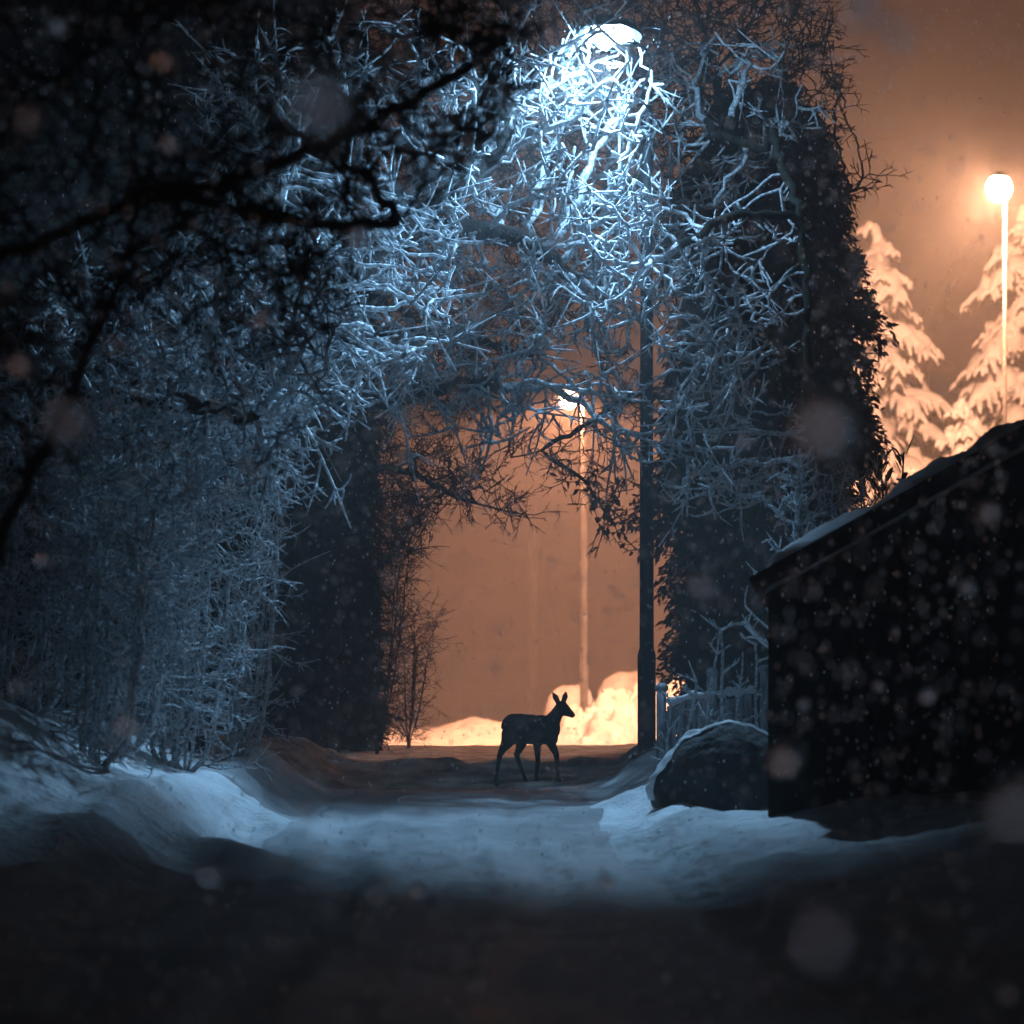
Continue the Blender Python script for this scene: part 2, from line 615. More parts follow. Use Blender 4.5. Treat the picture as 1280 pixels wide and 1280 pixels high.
# ------------------------------------------------------------------ frosted lane trees
rng = np.random.default_rng(3)
A_poly = [(330, 330), (480, 240), (560, 130), (640, 60), (690, 40), (800, 40), (850, 110), (800, 200), (800, 400), (800, 590), (755, 600), (740, 470), (680, 470), (640, 560), (610, 560), (540, 535), (480, 520), (400, 545), (330, 560)]
attA = np.concatenate([
    poly_attract(A_poly, 30.1, 32.4, 1350, rng),
    poly_attract([(330, 330), (480, 240), (600, 300), (560, 440), (480, 520), (400, 545), (330, 560)], 28.0, 30.2, 420, rng),
    poly_attract([(240, 60), (520, 20), (640, 30), (650, 250), (420, 330), (240, 320)], 29.5, 32.5, 380, rng),
    poly_attract([(620, 60), (690, 20), (800, 60), (830, 150), (760, 220), (650, 190)], 30.6, 32.2, 110, rng),
])
gA = hz(-2.75, 29.6)
limbA = [
    [(-2.75, 29.6, gA - 0.1), (-2.7, 29.6, gA + 1.2), (-2.45, 29.5, 2.6), (-1.9, 29.4, 3.9), (-1.1, 30.3, 5.0), (-0.3, 30.8, 5.6)],
    [(-2.45, 29.5, 2.6), (-1.6, 30.0, 3.4), (-0.7, 30.8, 3.75), (0.0, 31.0, 3.7)],
    [(-1.1, 30.3, 5.0), (-0.1, 30.9, 5.2), (0.6, 31.2, 4.7)],
    [(-1.9, 29.4, 3.9), (-2.0, 28.6, 5.0), (-1.6, 28.2, 6.0)],
]
bare_tree('frosted_tree', 'tall tree arching over the lane, thick with white hoar frost under the white lamp', 'tree', limbA, attA, rng, M['frost'], M['bark'],
          r0=0.014, split=0.055, twig=(0.2, 0.55), twr=0.0155, tw_frac=0.24, level=2, di=1.2, dk=0.2, group='frosted trees', curl=1.3, ang=0.65, max_r=0.10)

rng = np.random.default_rng(4)
attB = np.concatenate([
    poly_attract([(818, 330), (900, 270), (965, 380), (925, 500), (905, 560), (945, 640), (850, 625), (818, 520)], 29.8, 31.9, 560, rng),
    poly_attract([(815, 60), (900, 20), (1010, 60), (1000, 200), (940, 280), (850, 290), (818, 200)], 33.2, 35.2, 130, rng),
    poly_attract([(700, 240), (820, 180), (830, 420), (740, 420)], 29.8, 31.8, 110, rng),
])
gB = hz(2.75, 30.6)
limbB = [
    [(2.75, 30.6, gB - 0.1), (2.7, 30.5, 2.0), (2.66, 30.6, 3.8), (2.64, 30.9, 5.2), (2.5, 31.4, 5.7), (2.45, 32.2, 6.2)],
    [(2.66, 30.6, 3.8), (2.2, 30.6, 4.3), (1.8, 30.6, 4.2)],
    [(2.62, 30.9, 5.2), (2.0, 30.8, 5.3), (1.4, 30.6, 4.9)],
]
bare_tree('frosted_tree', 'slimmer frosted tree right of the lamp post, its white twigs hanging down beside the post', 'tree', limbB, attB, rng, M['frost'], M['needle'],
          r0=0.012, split=0.04, twig=(0.18, 0.5), twr=0.0145, tw_frac=0.26, level=2, di=1.1, dk=0.19, group='frosted trees', curl=0.8, ang=0.6, droop=0.35, max_r=0.042)

rng = np.random.default_rng(5)
attC = poly_attract([(40, 340), (250, 300), (430, 300), (430, 470), (380, 560), (340, 640), (120, 640), (30, 560)], 24.0, 28.5, 2200, rng)
gC = hz(-4.1, 26.5)
limbC = [
    [(-4.1, 26.5, gC - 0.1), (-4.0, 26.4, 2.2), (-3.6, 26.3, 3.3), (-2.9, 26.2, 4.2), (-2.0, 26.1, 4.6)],
    [(-3.6, 26.3, 3.3), (-2.8, 25.6, 3.3), (-2.0, 25.4, 3.1)],
]
bare_tree('frosted_tree', 'dimmer frosted tree on the left bank behind the dark blurred branches', 'tree', limbC, attC, rng, M['frost'], M['bark'],
          r0=0.011, split=0.05, twig=(0.15, 0.34), twr=0.011, tw_frac=0.4, level=2, di=1.2, dk=0.2, group='frosted trees', curl=0.7, max_r=0.12)

# frosted shrubs along the left bank
shrubs = [
    (-2.35, 29.2, 2.3, 0.32, 'frosted shrub at the lane edge, nearest the dark trunks, tall and narrow'),
    (-2.62, 27.4, 2.7, 0.55, 'broad frosted shrub whose twigs stick out over the lane, second from the dark trunks'),
    (-3.0, 25.8, 2.5, 0.6, 'dense hazy frosted shrub in the middle of the left bank'),
    (-2.9, 24.0, 1.9, 0.45, 'blurred frosted shrub standing behind the curved snow drift'),
    (-3.5, 25.0, 2.7, 0.55, 'tall hazy frosted shrub behind the curved drift, second from the left photo edge'),
    (-3.85, 23.6, 2.2, 0.5, 'dim frosted shrub at the far left edge of the photo'),
    (-3.2, 28.4, 3.2, 0.65, 'tallest frosted shrub, behind the broad one on the left bank'),
]
for i, (x, y, h, w, lab) in enumerate(shrubs):
    rng = np.random.default_rng(40 + i)
    gz = hz(x, y)
    n = 560
    u = rng.random(n) ** 0.8
    ang = rng.uniform(0, 2 * np.pi, n)
    rr = w * np.sqrt(rng.random(n)) * (0.75 + 0.5 * np.sin(u * 2.6))
    att = np.stack([x + rr * np.cos(ang) + 0.25 * u * 0.4, y + rr * np.sin(ang), gz + 0.1 + u * h], -1)
    limbs = [[(x, y, gz - 0.05), (x, y, gz + 0.12)]]
    for k in range(9):
        a = rng.uniform(0, 2 * np.pi)
        s = rng.uniform(0.25, 0.7) * w
        bx0, by0 = x + s * 0.8 * math.cos(a), y + s * 0.8 * math.sin(a)
        limbs.append([(x, y, gz + 0.02), (bx0, by0, gz + 0.06), (bx0 + 0.1, by0, gz + h * 0.3), (x + 0.05 * h + s * math.cos(a), y + s * math.sin(a), gz + h * rng.uniform(0.5, 0.8))])
    bare_tree('frosted_shrub', lab, 'shrub', limbs, att, rng, M['frost'], M['bark'], r0=0.006, e=2.6, split=0.09, twig=(0.12, 0.40), twr=0.0068, tw_frac=0.48, level=2, sides=4,
              di=0.8, dk=0.13, step=0.09, group='frosted shrubs on the left bank', curl=0.9, ang=0.8, droop=-0.12, max_r=0.03)

# ------------------------------------------------------------------ dark foreground tree
rng = np.random.default_rng(6)
attD = np.concatenate([
    poly_attract([(-80, -60), (680, -60), (670, 170), (560, 260), (420, 300), (220, 370), (60, 420), (-80, 480)], 12.5, 18.0, 1150, rng),
    poly_attract([(-60, 330), (200, 330), (190, 420), (60, 640), (-60, 760)], 13.0, 16.0, 50, rng),
    poly_attract([(250, 380), (420, 330), (520, 420), (380, 480), (260, 470)], 14.0, 17.0, 60, rng),
])
gD = hz(-3.3, 14.6)
limbD = [
    [(-3.3, 14.6, gD - 0.1), (-3.2, 14.6, 1.6), (-2.9, 14.6, 2.6), (-2.3, 14.6, 3.1), (-1.55, 14.7, 3.45), (-1.0, 14.8, 3.55), (-0.4, 15.0, 3.9), (0.0, 15.2, 4.2)],
    [(-3.2, 14.6, 1.6), (-2.3, 14.2, 1.55), (-1.95, 14.2, 2.3), (-1.65, 14.2, 2.95)],
    [(-2.9, 14.6, 2.6), (-2.4, 14.8, 3.6), (-1.6, 15.0, 4.3)],
    [(-1.55, 14.7, 3.45), (-1.0, 15.2, 3.35), (-0.55, 15.6, 3.4)],
]
bare_tree('bare_tree', 'dark leafless foreground tree, out of focus, its twigs filling the upper left', 'tree', limbD, attD, rng, M['twig'], M['bark'],
          r0=0.005, split=0.03, twig=(0.10, 0.28), twr=0.005, tw_frac=0.45, level=2, di=1.0, dk=0.16, step=0.085, group='dark bare trees', max_r=0.026, curl=0.6)

# ------------------------------------------------------------------ dark trees round the opening
rng = np.random.default_rng(7)
attE = np.concatenate([
    poly_attract([(430, 530), (560, 540), (625, 585), (600, 610), (540, 650), (520, 700), (470, 720), (430, 700)], 34.2, 37.5, 900, rng),
    poly_attract([(560, 600), (640, 600), (680, 655), (620, 662), (560, 640)], 35.0, 36.3, 90, rng),
    poly_attract([(400, 200), (440, -60), (800, -60), (830, 120), (800, 380), (660, 430), (620, 520), (480, 540), (400, 560)], 34.5, 40.0, 2700, rng),
])
gE = hz(-1.85, 35.2)
limbE = [
    [(-1.85, 35.2, gE - 0.1), (-1.87, 35.2, 1.5), (-1.82, 35.2, 3.2), (-1.6, 35.4, 4.6), (-1.0, 35.7, 5.8), (-0.1, 36.0, 6.6), (0.8, 36.3, 7.0)],
    [(-1.82, 35.2, 3.0), (-1.2, 35.4, 3.25), (-0.6, 35.6, 2.85), (0.1, 35.7, 2.7)],
    [(-1.6, 35.4, 4.6), (-0.6, 35.8, 4.6), (0.2, 36.4, 4.4)],
]
bare_tree('bare_tree', 'dark bare tree left of the opening, twigs backlit by the orange glow above the deer', 'tree', limbE, attE, rng, M['twig'], M['bark'],
          r0=0.0045, split=0.035, twig=(0.14, 0.34), twr=0.005, tw_frac=0.75, level=2, di=1.2, dk=0.16, step=0.1, group='dark bare trees', max_r=0.15, curl=0.4, ang=0.6)

# thin stemmed bush in front of the orange haze, left of the opening
bush_spec = [(-1.45, 36.9, 2.9, 0.42, 'dense dark bush at the very left of the opening, close to the bare trunk'),
             (-1.42, 35.9, 2.5, 0.34, 'thin dark bush standing against the orange haze at the left edge of the opening'),
             (-1.15, 37.8, 1.5, 0.26, 'low dark wispy bush with orange lit tips right of the taller thin bush')]
for i, (x, y, h, w, lab) in enumerate(bush_spec):
    rng = np.random.default_rng(70 + i)
    gz = hz(x, y)
    n = 900
    u = rng.random(n) ** 0.9
    a = rng.uniform(0, 2 * np.pi, n)
    rr = w * np.sqrt(rng.random(n)) * (0.5 + 0.8 * u)
    att = np.stack([x + rr * np.cos(a) + 0.1 * u, y + rr * np.sin(a), gz + 0.05 + u * h], -1)
    limbs = [[(x, y, gz - 0.05), (x, y, gz + 0.1)]]
    for k in range(8):
        a = rng.uniform(0, 2 * np.pi)
        s = rng.uniform(0.3, 0.9) * w
        limbs.append([(x, y, gz), (x + s * 0.6 * math.cos(a), y + s * 0.6 * math.sin(a), gz + h * 0.3), (x + s * math.cos(a), y + s * math.sin(a), gz + h * 0.75)])
    bare_tree('bare_bush', lab, 'bush', limbs, att, rng, M['twig'], M['bark'], r0=0.003, e=2.6, split=0.08, twig=(0.12, 0.34), twr=0.0032, tw_frac=1.0, sides=3, level=2,
              di=0.7, dk=0.11, step=0.08, group='dark thin bushes', curl=0.4, ang=0.5, droop=-0.3, max_r=0.014)

rng = np.random.default_rng(8)
attF = np.concatenate([
    poly_attract([(610, 545), (660, 540), (720, 560), (800, 590), (800, 700), (765, 690), (735, 640), (680, 590)], 35.0, 36.8, 190, rng),
    poly_attract([(800, -40), (1040, -40), (1060, 150), (1000, 230), (900, 260), (800, 260)], 34.5, 39.0, 1500, rng),
    poly_attract([(1010, 190), (1060, 200), (1135, 205), (1080, 250), (1080, 290), (1020, 280)], 36.0, 37.0, 70, rng),
    poly_attract([(740, 420), (800, 380), (800, 560), (760, 560)], 35.0, 38.0, 50, rng),
])
gF = hz(2.1, 36.8)
limbF = [
    [(2.1, 36.8, gF - 0.1), (2.1, 36.8, 2.5), (2.2, 36.7, 4.5), (2.3, 36.6, 6.0), (2.2, 36.6, 7.4)],
    [(2.1, 36.8, 3.6), (1.5, 36.4, 4.1), (0.9, 36.1, 3.75), (0.3, 35.9, 3.35), (0.0, 35.8, 3.3)],
    [(0.3, 35.9, 3.35), (0.75, 35.8, 3.1), (1.05, 35.8, 2.6)],
    [(2.3, 36.6, 5.6), (3.0, 36.5, 6.0), (3.7, 36.5, 6.2)],
]
rootF, NF, radF, baseF = bare_tree('bare_tree', 'dark bare tree right of the lamp post, one limb reaching across the far lamp', 'tree', limbF, attF, rng, M['twig'], M['bark'],
          r0=0.006, split=0.04, twig=(0.14, 0.4), twr=0.0065, tw_frac=0.6, level=2, di=1.3, dk=0.19, step=0.11, group='dark bare trees', max_r=0.1, curl=0.35, ang=0.6)
# withered leaves still on the hanging limb
sel = np.where((NF[:, 0] < 1.45) & (NF[:, 2] < 3.2) & (radF < 0.02))[0]
if len(sel):
    pick = rng.choice(sel, min(70, len(sel)), replace=len(sel) < 70)
    g = Geo()
    leaves(g, NF[pick] + rng.normal(size=(len(pick), 3)) * 0.03 - baseF, rng.normal(size=(len(pick), 3)) * 0.5 + np.array([0, 0, -1]), rng.uniform(0.07, 0.13, len(pick)), rng.uniform(0.02, 0.04, len(pick)), rng)
    g.build('withered_leaves', M['deadleaf'], rootF)


def evergreen(label, x, y, h, rad_fn, rng, n_spray, core, leaf=(0.05, 0.15), group='dark evergreens', name='evergreen_tree', zlow=-0.15, wid=0.3):
    """dense dark column of hanging sprays round a trunk"""
    gz = hz(x, y)
    root = empty(name, (x, y, gz))
    tag(root, label, 'tree', group)
    g = Geo()
    tubes(g, [np.array([[0, 0, -0.1], [0.02, 0, h * 0.4], [0, 0.02, h * 0.75], [0, 0, h * 0.97]])], [np.array([0.16, 0.13, 0.08, 0.02])], 8)
    g.build('trunk', M['bark'], root)
    g = Geo()
    z = rng.uniform(zlow, h, core)
    a = rng.uniform(0, 2 * np.pi, core)
    lump = 1 + 0.16 * np.sin(a * 3 + z * 1.9) + 0.12 * np.sin(z * 4.3 + a)
    rr = rad_fn(z) * lump * np.sqrt(rng.uniform(0.05, 0.85, core))
    p = np.stack([rr * np.cos(a), rr * np.sin(a), z], -1)
    leaves(g, p, rng.normal(size=p.shape) + np.array([0, 0, -0.5]), rng.uniform(0.2, 0.34, core), rng.uniform(0.06, 0.11, core), rng)
    # sprays at the surface: short drooping stems of leaflets
    z = rng.uniform(zlow, h, n_spray)
    a = rng.uniform(0, 2 * np.pi, n_spray)
    lump = 1 + 0.16 * np.sin(a * 3 + z * 1.9) + 0.12 * np.sin(z * 4.3 + a)
    rr = rad_fn(z) * lump * rng.uniform(0.86, 1.0, n_spray)
    o = np.stack([rr * np.cos(a), rr * np.sin(a), z], -1)
    out = np.stack([np.cos(a), np.sin(a), rng.uniform(-0.5, 0.6, n_spray)], -1)
    L = rng.uniform(0.12, 0.36, n_spray)
    for k in range(20):
        t = rng.uniform(0.1, 1, n_spray)
        q = o + out * (L * t)[:, None] + np.array([0, 0, -1.0]) * (L * t * t * 0.8)[:, None] + rng.normal(size=o.shape) * 0.02
        dd = out * 0.6 + np.array([0, 0, -0.9]) * t[:, None] + rng.normal(size=o.shape) * 0.45
        leaves(g, q, dd, rng.uniform(*leaf, n_spray), rng.uniform(0.009, 0.028, n_spray), rng)
    g.build('crown', M['needle'], root)
    return root


rng = np.random.default_rng(9)
evergreen('broad dark evergreen right of the lamp post, ragged edge against the orange glow', 2.74, 36.9, 7.0,
          lambda z: 0.98 * np.clip((7.3 - z) / 2.2, 0, 1) ** 0.6 * (0.93 + 0.07 * np.cos(z * 2)), rng, 2600, 16000, group='dark evergreens')
ev = [(-2.12, 36.7, 7.5, 0.42, 'slim dark evergreen beside the bare trunk, closing the left side of the opening'),
      (-3.0, 38.6, 12.5, 1.05, 'tall dark evergreen behind the bare trunk at the left edge of the opening'),
      (-4.9, 38.0, 13.0, 1.25, 'tall dark evergreen behind the frosted shrubs, second from the opening'),
      (-7.0, 37.5, 13.0, 1.4, 'tall dark evergreen at the far left, mostly hidden by frosted branches')]
for i, (x, y, h, r, lab) in enumerate(ev):
    rng = np.random.default_rng(90 + i)
    evergreen(lab, x, y, h, lambda z, h=h, r=r: r * np.clip((h + 0.3 - z) / 5.0, 0, 1) ** 0.6, rng, 1500, 15000, leaf=(0.12, 0.22))

# dark tube standing in for a shadow streak in the glow between the spruces
g = Geo()
p = np.array([P(1150, 640, 72), P(1147, 460, 72), P(1165, 395, 72), P(1195, 335, 72), P(1225, 300, 72)])
p[0, 2] = hz(p[0, 0], 72) - 0.1
tubes(g, [smoothline(p)], [np.interp(np.linspace(0, 1, len(smoothline(p))), [0, 1], [0.22, 0.14])], 8)
b0 = p[0].copy()
root = empty('shadow_streak', b0)
tag(root, 'dark curved tube standing in for a shadow streak in the haze between the two snowy spruces', 'tree')
g.v = [v - b0 for v in g.v]
g.build('trunk', M['bark'], root)  # body of the streak: shade built as a dark solid


# ------------------------------------------------------------------ snow laden spruces
def spruce(label, x, y, h, rmax, rng, z0=0.6):
    gz = hz(x, y)
    root = empty('snowy_spruce', (x, y, gz))
    tag(root, label, 'spruce', 'snow laden spruces')
    g = Geo()
    tubes(g, [np.array([[0, 0, -0.2], [0, 0, h * 0.5], [0, 0, h * 0.98]])], [np.array([0.16, 0.1, 0.02])], 8)
    g.build('trunk', M['bark'], root)
    gs, gn = Geo(), Geo()
    sp, sr, npol, nr = [], [], [], []
    z = z0
    while z < h - 0.15:
        R = rmax * ((h - z) / (h - z0)) ** 0.8 + 0.12
        nb = int(5 + R * 2.4)
        off = rng.uniform(0, 6.28)
        for b in range(nb):
            a = off + b * 2 * np.pi / nb + rng.normal() * 0.18
            L = R * rng.choice([rng.uniform(0.5, 0.8), rng.uniform(0.8, 1.25)])
            dirv = np.array([math.cos(a), math.sin(a), 0])
            side = np.array([-math.sin(a), math.cos(a), 0])
            t = np.linspace(0.08, 1, 8)
            zz = z + rng.normal() * 0.16 + 0.10 * L * np.sin(t * 2.0) - 0.42 * L * t ** 2.0
            spine = dirv * (L * t)[:, None] + np.array([0, 0, 1.0]) * zz[:, None] + side * (rng.normal() * 0.08 * L * t ** 2)[:, None]
            fat = 0.05 + 0.15 * np.sin(np.pi * np.clip(t, 0, 1) ** 0.9) * min(1, L) * rng.uniform(0.8, 1.3)
            fat = fat * (1 + 0.5 * rng.normal(size=8).clip(-1, 1))
            sp.append(spine + np.array([0, 0, 0.03]))
            sr.append(fat)
            npol.append(spine - np.array([0, 0, 0.05]))
            nr.append(fat * 0.7)
            for k in range(1, 8):
                for sgn in (-1, 1):
                    for rep in range(2):
                        if rng.random() < 0.12:
                            continue
                        fl = rng.uniform(0.16, 0.42) * min(1.0, 0.45 + L * 0.5) * (1.15 - 0.5 * t[k])
                        st = spine[k] + side * sgn * fat[k] * 0.4 + dirv * rng.uniform(-0.08, 0.08)
                        d1 = side * sgn * rng.uniform(0.4, 0.9) + dirv * rng.uniform(0.2, 0.8)
                        u = np.linspace(0, 1, 5)
                        fp = st + d1 * (fl * u)[:, None] + np.array([0, 0, -1.0]) * (fl * (0.2 * u + rng.uniform(0.5, 0.95) * u * u))[:, None]
                        fr = np.array([0.7, 1.0, 0.95, 0.8, 0.5]) * rng.uniform(0.035, 0.062)
                        npol.append(fp + np.array([0, 0, -0.035]))
                        nr.append(fr * 0.9)
                        if rng.random() < 0.88:
                            sp.append(fp + np.array([0, 0, 0.012]))
                            sr.append(fr)
        z += (0.40 + 0.30 * R / max(rmax, 0.1)) * rng.uniform(0.8, 1.2)
    for _ in range(3):
        blob(gs, (rng.normal() * 0.03, rng.normal() * 0.03, h - 0.05 - 0.12 * _), (0.1, 0.1, 0.16), 8, 6, 0.15, rng)
    tubes(gs, sp, sr, 7)
    tubes(gn, npol, nr, 5)
    gn.build('needles', M['needle'], root)
    gs.build('snow_cover', M['loose'], root)
    return root


spruce('snow laden spruce beside the dark evergreen, left of the bright orange lamp', 6.76, 63.5, 9.4, 3.4, np.random.default_rng(21))
spruce('snow laden spruce behind the bright orange lamp post at the right edge', 9.45, 63.0, 9.7, 3.3, np.random.default_rng(22))
spruce('low snow laden spruce above the shed roof, under the orange lamp', 8.0, 60.5, 6.0, 2.5, np.random.default_rng(23))


# ------------------------------------------------------------------ lamps
def frustum(g, p0, p1, r0, r1, k=16):
    tubes(g, [np.array([p0, p1], float)], [np.array([r0, r1])], k, tip=False)


def disc_cap(g, c, r, k=16):
    a = np.arange(k) * 2 * np.pi / k
    v = np.concatenate([[c], np.stack([c[0] + r * np.cos(a), c[1] + r * np.sin(a), np.full(k, c[2])], -1)])
    i = np.arange(k)
    g.add(v, np.stack([np.zeros(k, int), 1 + i, 1 + (i + 1) % k], -1))


def head_shell(g, L, W, H):
    """cobra-head lamp housing along +x, open side down at z=0"""
    n, k = 12, 12
    t = np.linspace(0, 1, n)
    wid = W * (0.35 + 0.65 * np.sin(np.pi * (0.12 + 0.8 * t)) ** 0.8) / 2
    hei = H * (0.35 + 0.65 * np.sin(np.pi * (0.1 + 0.75 * t)) ** 0.8)
    a = np.linspace(0, np.pi, k)
    v = np.stack([np.repeat((t * L)[:, None], k, 1), wid[:, None] * np.cos(a)[None], hei[:, None] * np.sin(a)[None]], -1)
    i = (np.arange(n - 1) * k)[:, None]
    j = np.arange(k - 1)[None]
    q = np.stack([i + j, i + j + 1, i + k + j + 1, i + k + j], -1).reshape(-1, 4)
    g.add(v.reshape(-1, 3), q)
    for e in (0, n - 1):
        c = np.array([[t[e] * L, 0, 0]])
        ring = v[e]
        i2 = np.arange(k - 1)
        g.add(np.concatenate([c, ring]), np.stack([np.zeros(k - 1, int), 1 + i2, 2 + i2], -1))


def street_lamp(label, x, y, z0, ztop, head_dir, arm, mat, glow, pr=0.065, sleeve_h=1.0, head=(0.62, 0.26, 0.13), tilt=0.0, collar=None, globe=0.0):
    root = empty('street_lamp', (x, y, z0))
    tag(root, label, 'street lamp', 'street lamps')
    H = ztop - z0
    g = Geo()
    frustum(g, (0, 0, sleeve_h), (0, 0, H), pr, pr * 0.8)
    disc_cap(g, (0, 0, H), pr * 0.8)
    g.build('pole', mat, root)
    g = Geo()
    frustum(g, (0, 0, -0.3), (0, 0, sleeve_h - 0.05), pr * 1.28, pr * 1.28)
    frustum(g, (0, 0, sleeve_h - 0.05), (0, 0, sleeve_h + 0.01), pr * 1.28, pr * 1.02)
    g.build('sleeve', mat, root)
    if collar:
        g = Geo()
        frustum(g, (0, 0, collar - 0.05), (0, 0, collar + 0.05), pr * 1.25, pr * 1.25)
        disc_cap(g, (0, 0, collar + 0.05), pr * 1.25)
        g.build('collar', mat, root)
    a = math.atan2(head_dir[1], head_dir[0])
    ex, ey = arm * math.cos(a), arm * math.sin(a)
    g = Geo()
    pts = smoothline([(0, 0, H - 0.05), (0, 0, H + 0.12), (ex * 0.3, ey * 0.3, H + 0.2), (ex, ey, H + 0.2)])
    tubes(g, [pts], [np.full(len(pts), pr * 0.55)], 10)
    g.build('arm', mat, root)
    g = Geo()
    head_shell(g, *head)
    h = g.build('lamp_head', mat, root)
    h.location = (ex, ey, H + 0.17)
    h.rotation_euler = (0, tilt, a)
    g = Geo()
    if globe:
        blob(g, (head[0] * 0.55, 0, -globe * 0.85), (globe, globe, globe * 1.1), 24, 16)
    else:
        blob(g, (head[0] * 0.55, 0, 0.0), (head[0] * 0.38, head[1] * 0.40, 0.075), 16, 10)
    l = g.build('lamp_glass', glow, h)
    return root, Vector((x + ex + head[0] * 0.55 * math.cos(a), y + ey + head[0] * 0.55 * math.sin(a), z0 + H + 0.17))


def lamp_light(name, kind, loc, col, power, radius):
    l = bpy.data.lights.new(name, kind)
    l.color = col
    l.energy = power
    l.shadow_soft_size = radius
    o = bpy.data.objects.new(name, l)
    COL.objects.link(o)
    o.location = loc
    return o


pz = hz(1.276, 32.35)
root, hp = street_lamp('dark lamp post beside the lane with a glaring white lamp among frosted twigs', 1.276, 32.35, pz, 6.62, (-0.42, -1.9), 1.55, M['lamp_paint'], M['white_glow'],
                       0.068, 0.95, (0.62, 0.56, 0.14), -0.12)
WL = (hp.x, hp.y - 0.02, hp.z - 0.17)
sp_ = lamp_light('white_lamp_light', 'SPOT', WL, WHITE, 3000.0, 0.10)
lamp_light('white_lamp_spill', 'POINT', WL, WHITE, 30.0, 0.10)
wb = lamp_light('white_lamp_back_glow', 'SPOT', WL, WHITE, 640.0, 0.10)
wb.data.spot_size = math.radians(176)
wb.data.spot_blend = 0.1
wf = lamp_light('white_lamp_flake_fill', 'SPOT', WL, WHITE, 850.0, 0.10)  # extra narrow beam added at the lamp to light the falling flakes
wf.data.spot_size = math.radians(26)
wf.data.spot_blend = 0.5
wf.rotation_euler = Vector((-0.02, -1, -0.1)).to_track_quat('-Z', 'Y').to_euler()
ws = lamp_light('white_lamp_shrub_fill', 'SPOT', WL, WHITE, 4400.0, 0.10)  # added spot aimed at the left shrubs to brighten them
ws.data.spot_size = math.radians(58)
ws.data.spot_blend = 0.8
ws.rotation_euler = Vector((-3.2, -2.5, -2.7)).to_track_quat('-Z', 'Y').to_euler()
wb.rotation_euler = Vector((0, 1, -0.12)).to_track_quat('-Z', 'Y').to_euler()
sp_.data.spot_size = math.radians(76)
sp_.data.spot_blend = 0.65
tilt = math.radians(24)
sp_.scale = (0.56, 1, 1)
sp_.rotation_euler = Vector((0, -math.sin(tilt), -math.cos(tilt))).to_track_quat('-Z', 'Y').to_euler()

q = P(730, 890, 62)
zt = P(730, 500, 62)[2]
root, hp = street_lamp('pale far lamp post beyond the deer, orange lamp shining through the frosted twigs', q[0], 62, hz(q[0], 62), zt, (-1, -0.1), 0.12, M['grey_pole'], M['orange_glow'],
                       0.06, 0.95, (0.3, 0.2, 0.08), 0.0, globe=0.17, collar=P(737, 705, 62)[2] - hz(q[0], 62))
FL = (hp.x, hp.y, hp.z - 0.15)
fl = lamp_light('far_lamp_light', 'SPOT', FL, ORANGE, 8000.0, 0.14)
fl.data.spot_size = math.radians(159.3)     # street lantern optics: cut off just below the horizontal
fl.data.spot_blend = 0.02
lamp_light('far_lamp_spill', 'POINT', FL, ORANGE, 60.0, 0.14)

q = P(1256, 520, 50)
zt = P(1256, 238, 50)[2]
root, hp = street_lamp('pale lamp post at the right edge, blinding orange lamp between the snowy spruces', q[0], 50, hz(q[0], 50), zt, (-0.3, -0.5), 0.05, M['galv'], M['orange_glow'],
                       0.032, 1.2, (0.3, 0.2, 0.07), 0.0, globe=0.19)
RL = (hp.x, hp.y, hp.z - 0.17)
rl = lamp_light('right_lamp_light', 'SPOT', RL, AMBER, 28000.0, 0.16)
rl.data.spot_size = math.radians(172)
rl.data.spot_blend = 0.25
rl.rotation_euler = Vector((0.0, 1.0, -0.25)).to_track_quat('-Z', 'Y').to_euler()   # beam aimed away from the camera to keep its light off the foreground
rr_ = lamp_light('right_lamp_road_fill', 'SPOT', RL, AMBER, 9000.0, 0.16)  # added beam at the lamp to brighten the cross road
rr_.data.spot_size = math.radians(18)
rr_.data.spot_blend = 0.6
rr_.rotation_euler = (Vector((-0.3, 38.0, 0.16)) - Vector(RL)).to_track_quat('-Z', 'Y').to_euler()
lamp_light('right_lamp_spill', 'POINT', RL, AMBER, 900.0, 0.16)

# utility pole far behind in the haze, with its stay wire
q = P(667, 880, 112)
gz = hz(q[0], 112)
root = empty('utility_pole', (q[0], 112, gz))
tag(root, 'faint pale utility pole standing in the orange haze behind the deer', 'utility pole')
g = Geo()
frustum(g, (0, 0, -0.2), (0, 0, 8.5), 0.17, 0.13)
disc_cap(g, (0, 0, 8.5), 0.13)
g.build('pole', M['galv'], root)
g = Geo()
box(g, (0, -0.16, 8.0), (1.4, 0.1, 0.12))
g.build('crossarm', M['galv'], root)
b = P(712, 868, 110) - np.array([q[0], 112, gz])
tp = np.array([0.1, 0, 7.6])
g = Geo()
tubes(g, [np.array([tp, (tp + b) / 2, b])], [np.full(3, 0.02)], 5)
w = g.build('stay_wire', M['wire'], root)
g = Geo()
c = tp + (b - tp) * 0.62
blob(g, c, (0.06, 0.06, 0.1))
g.build('insulator', M['wire'], w)

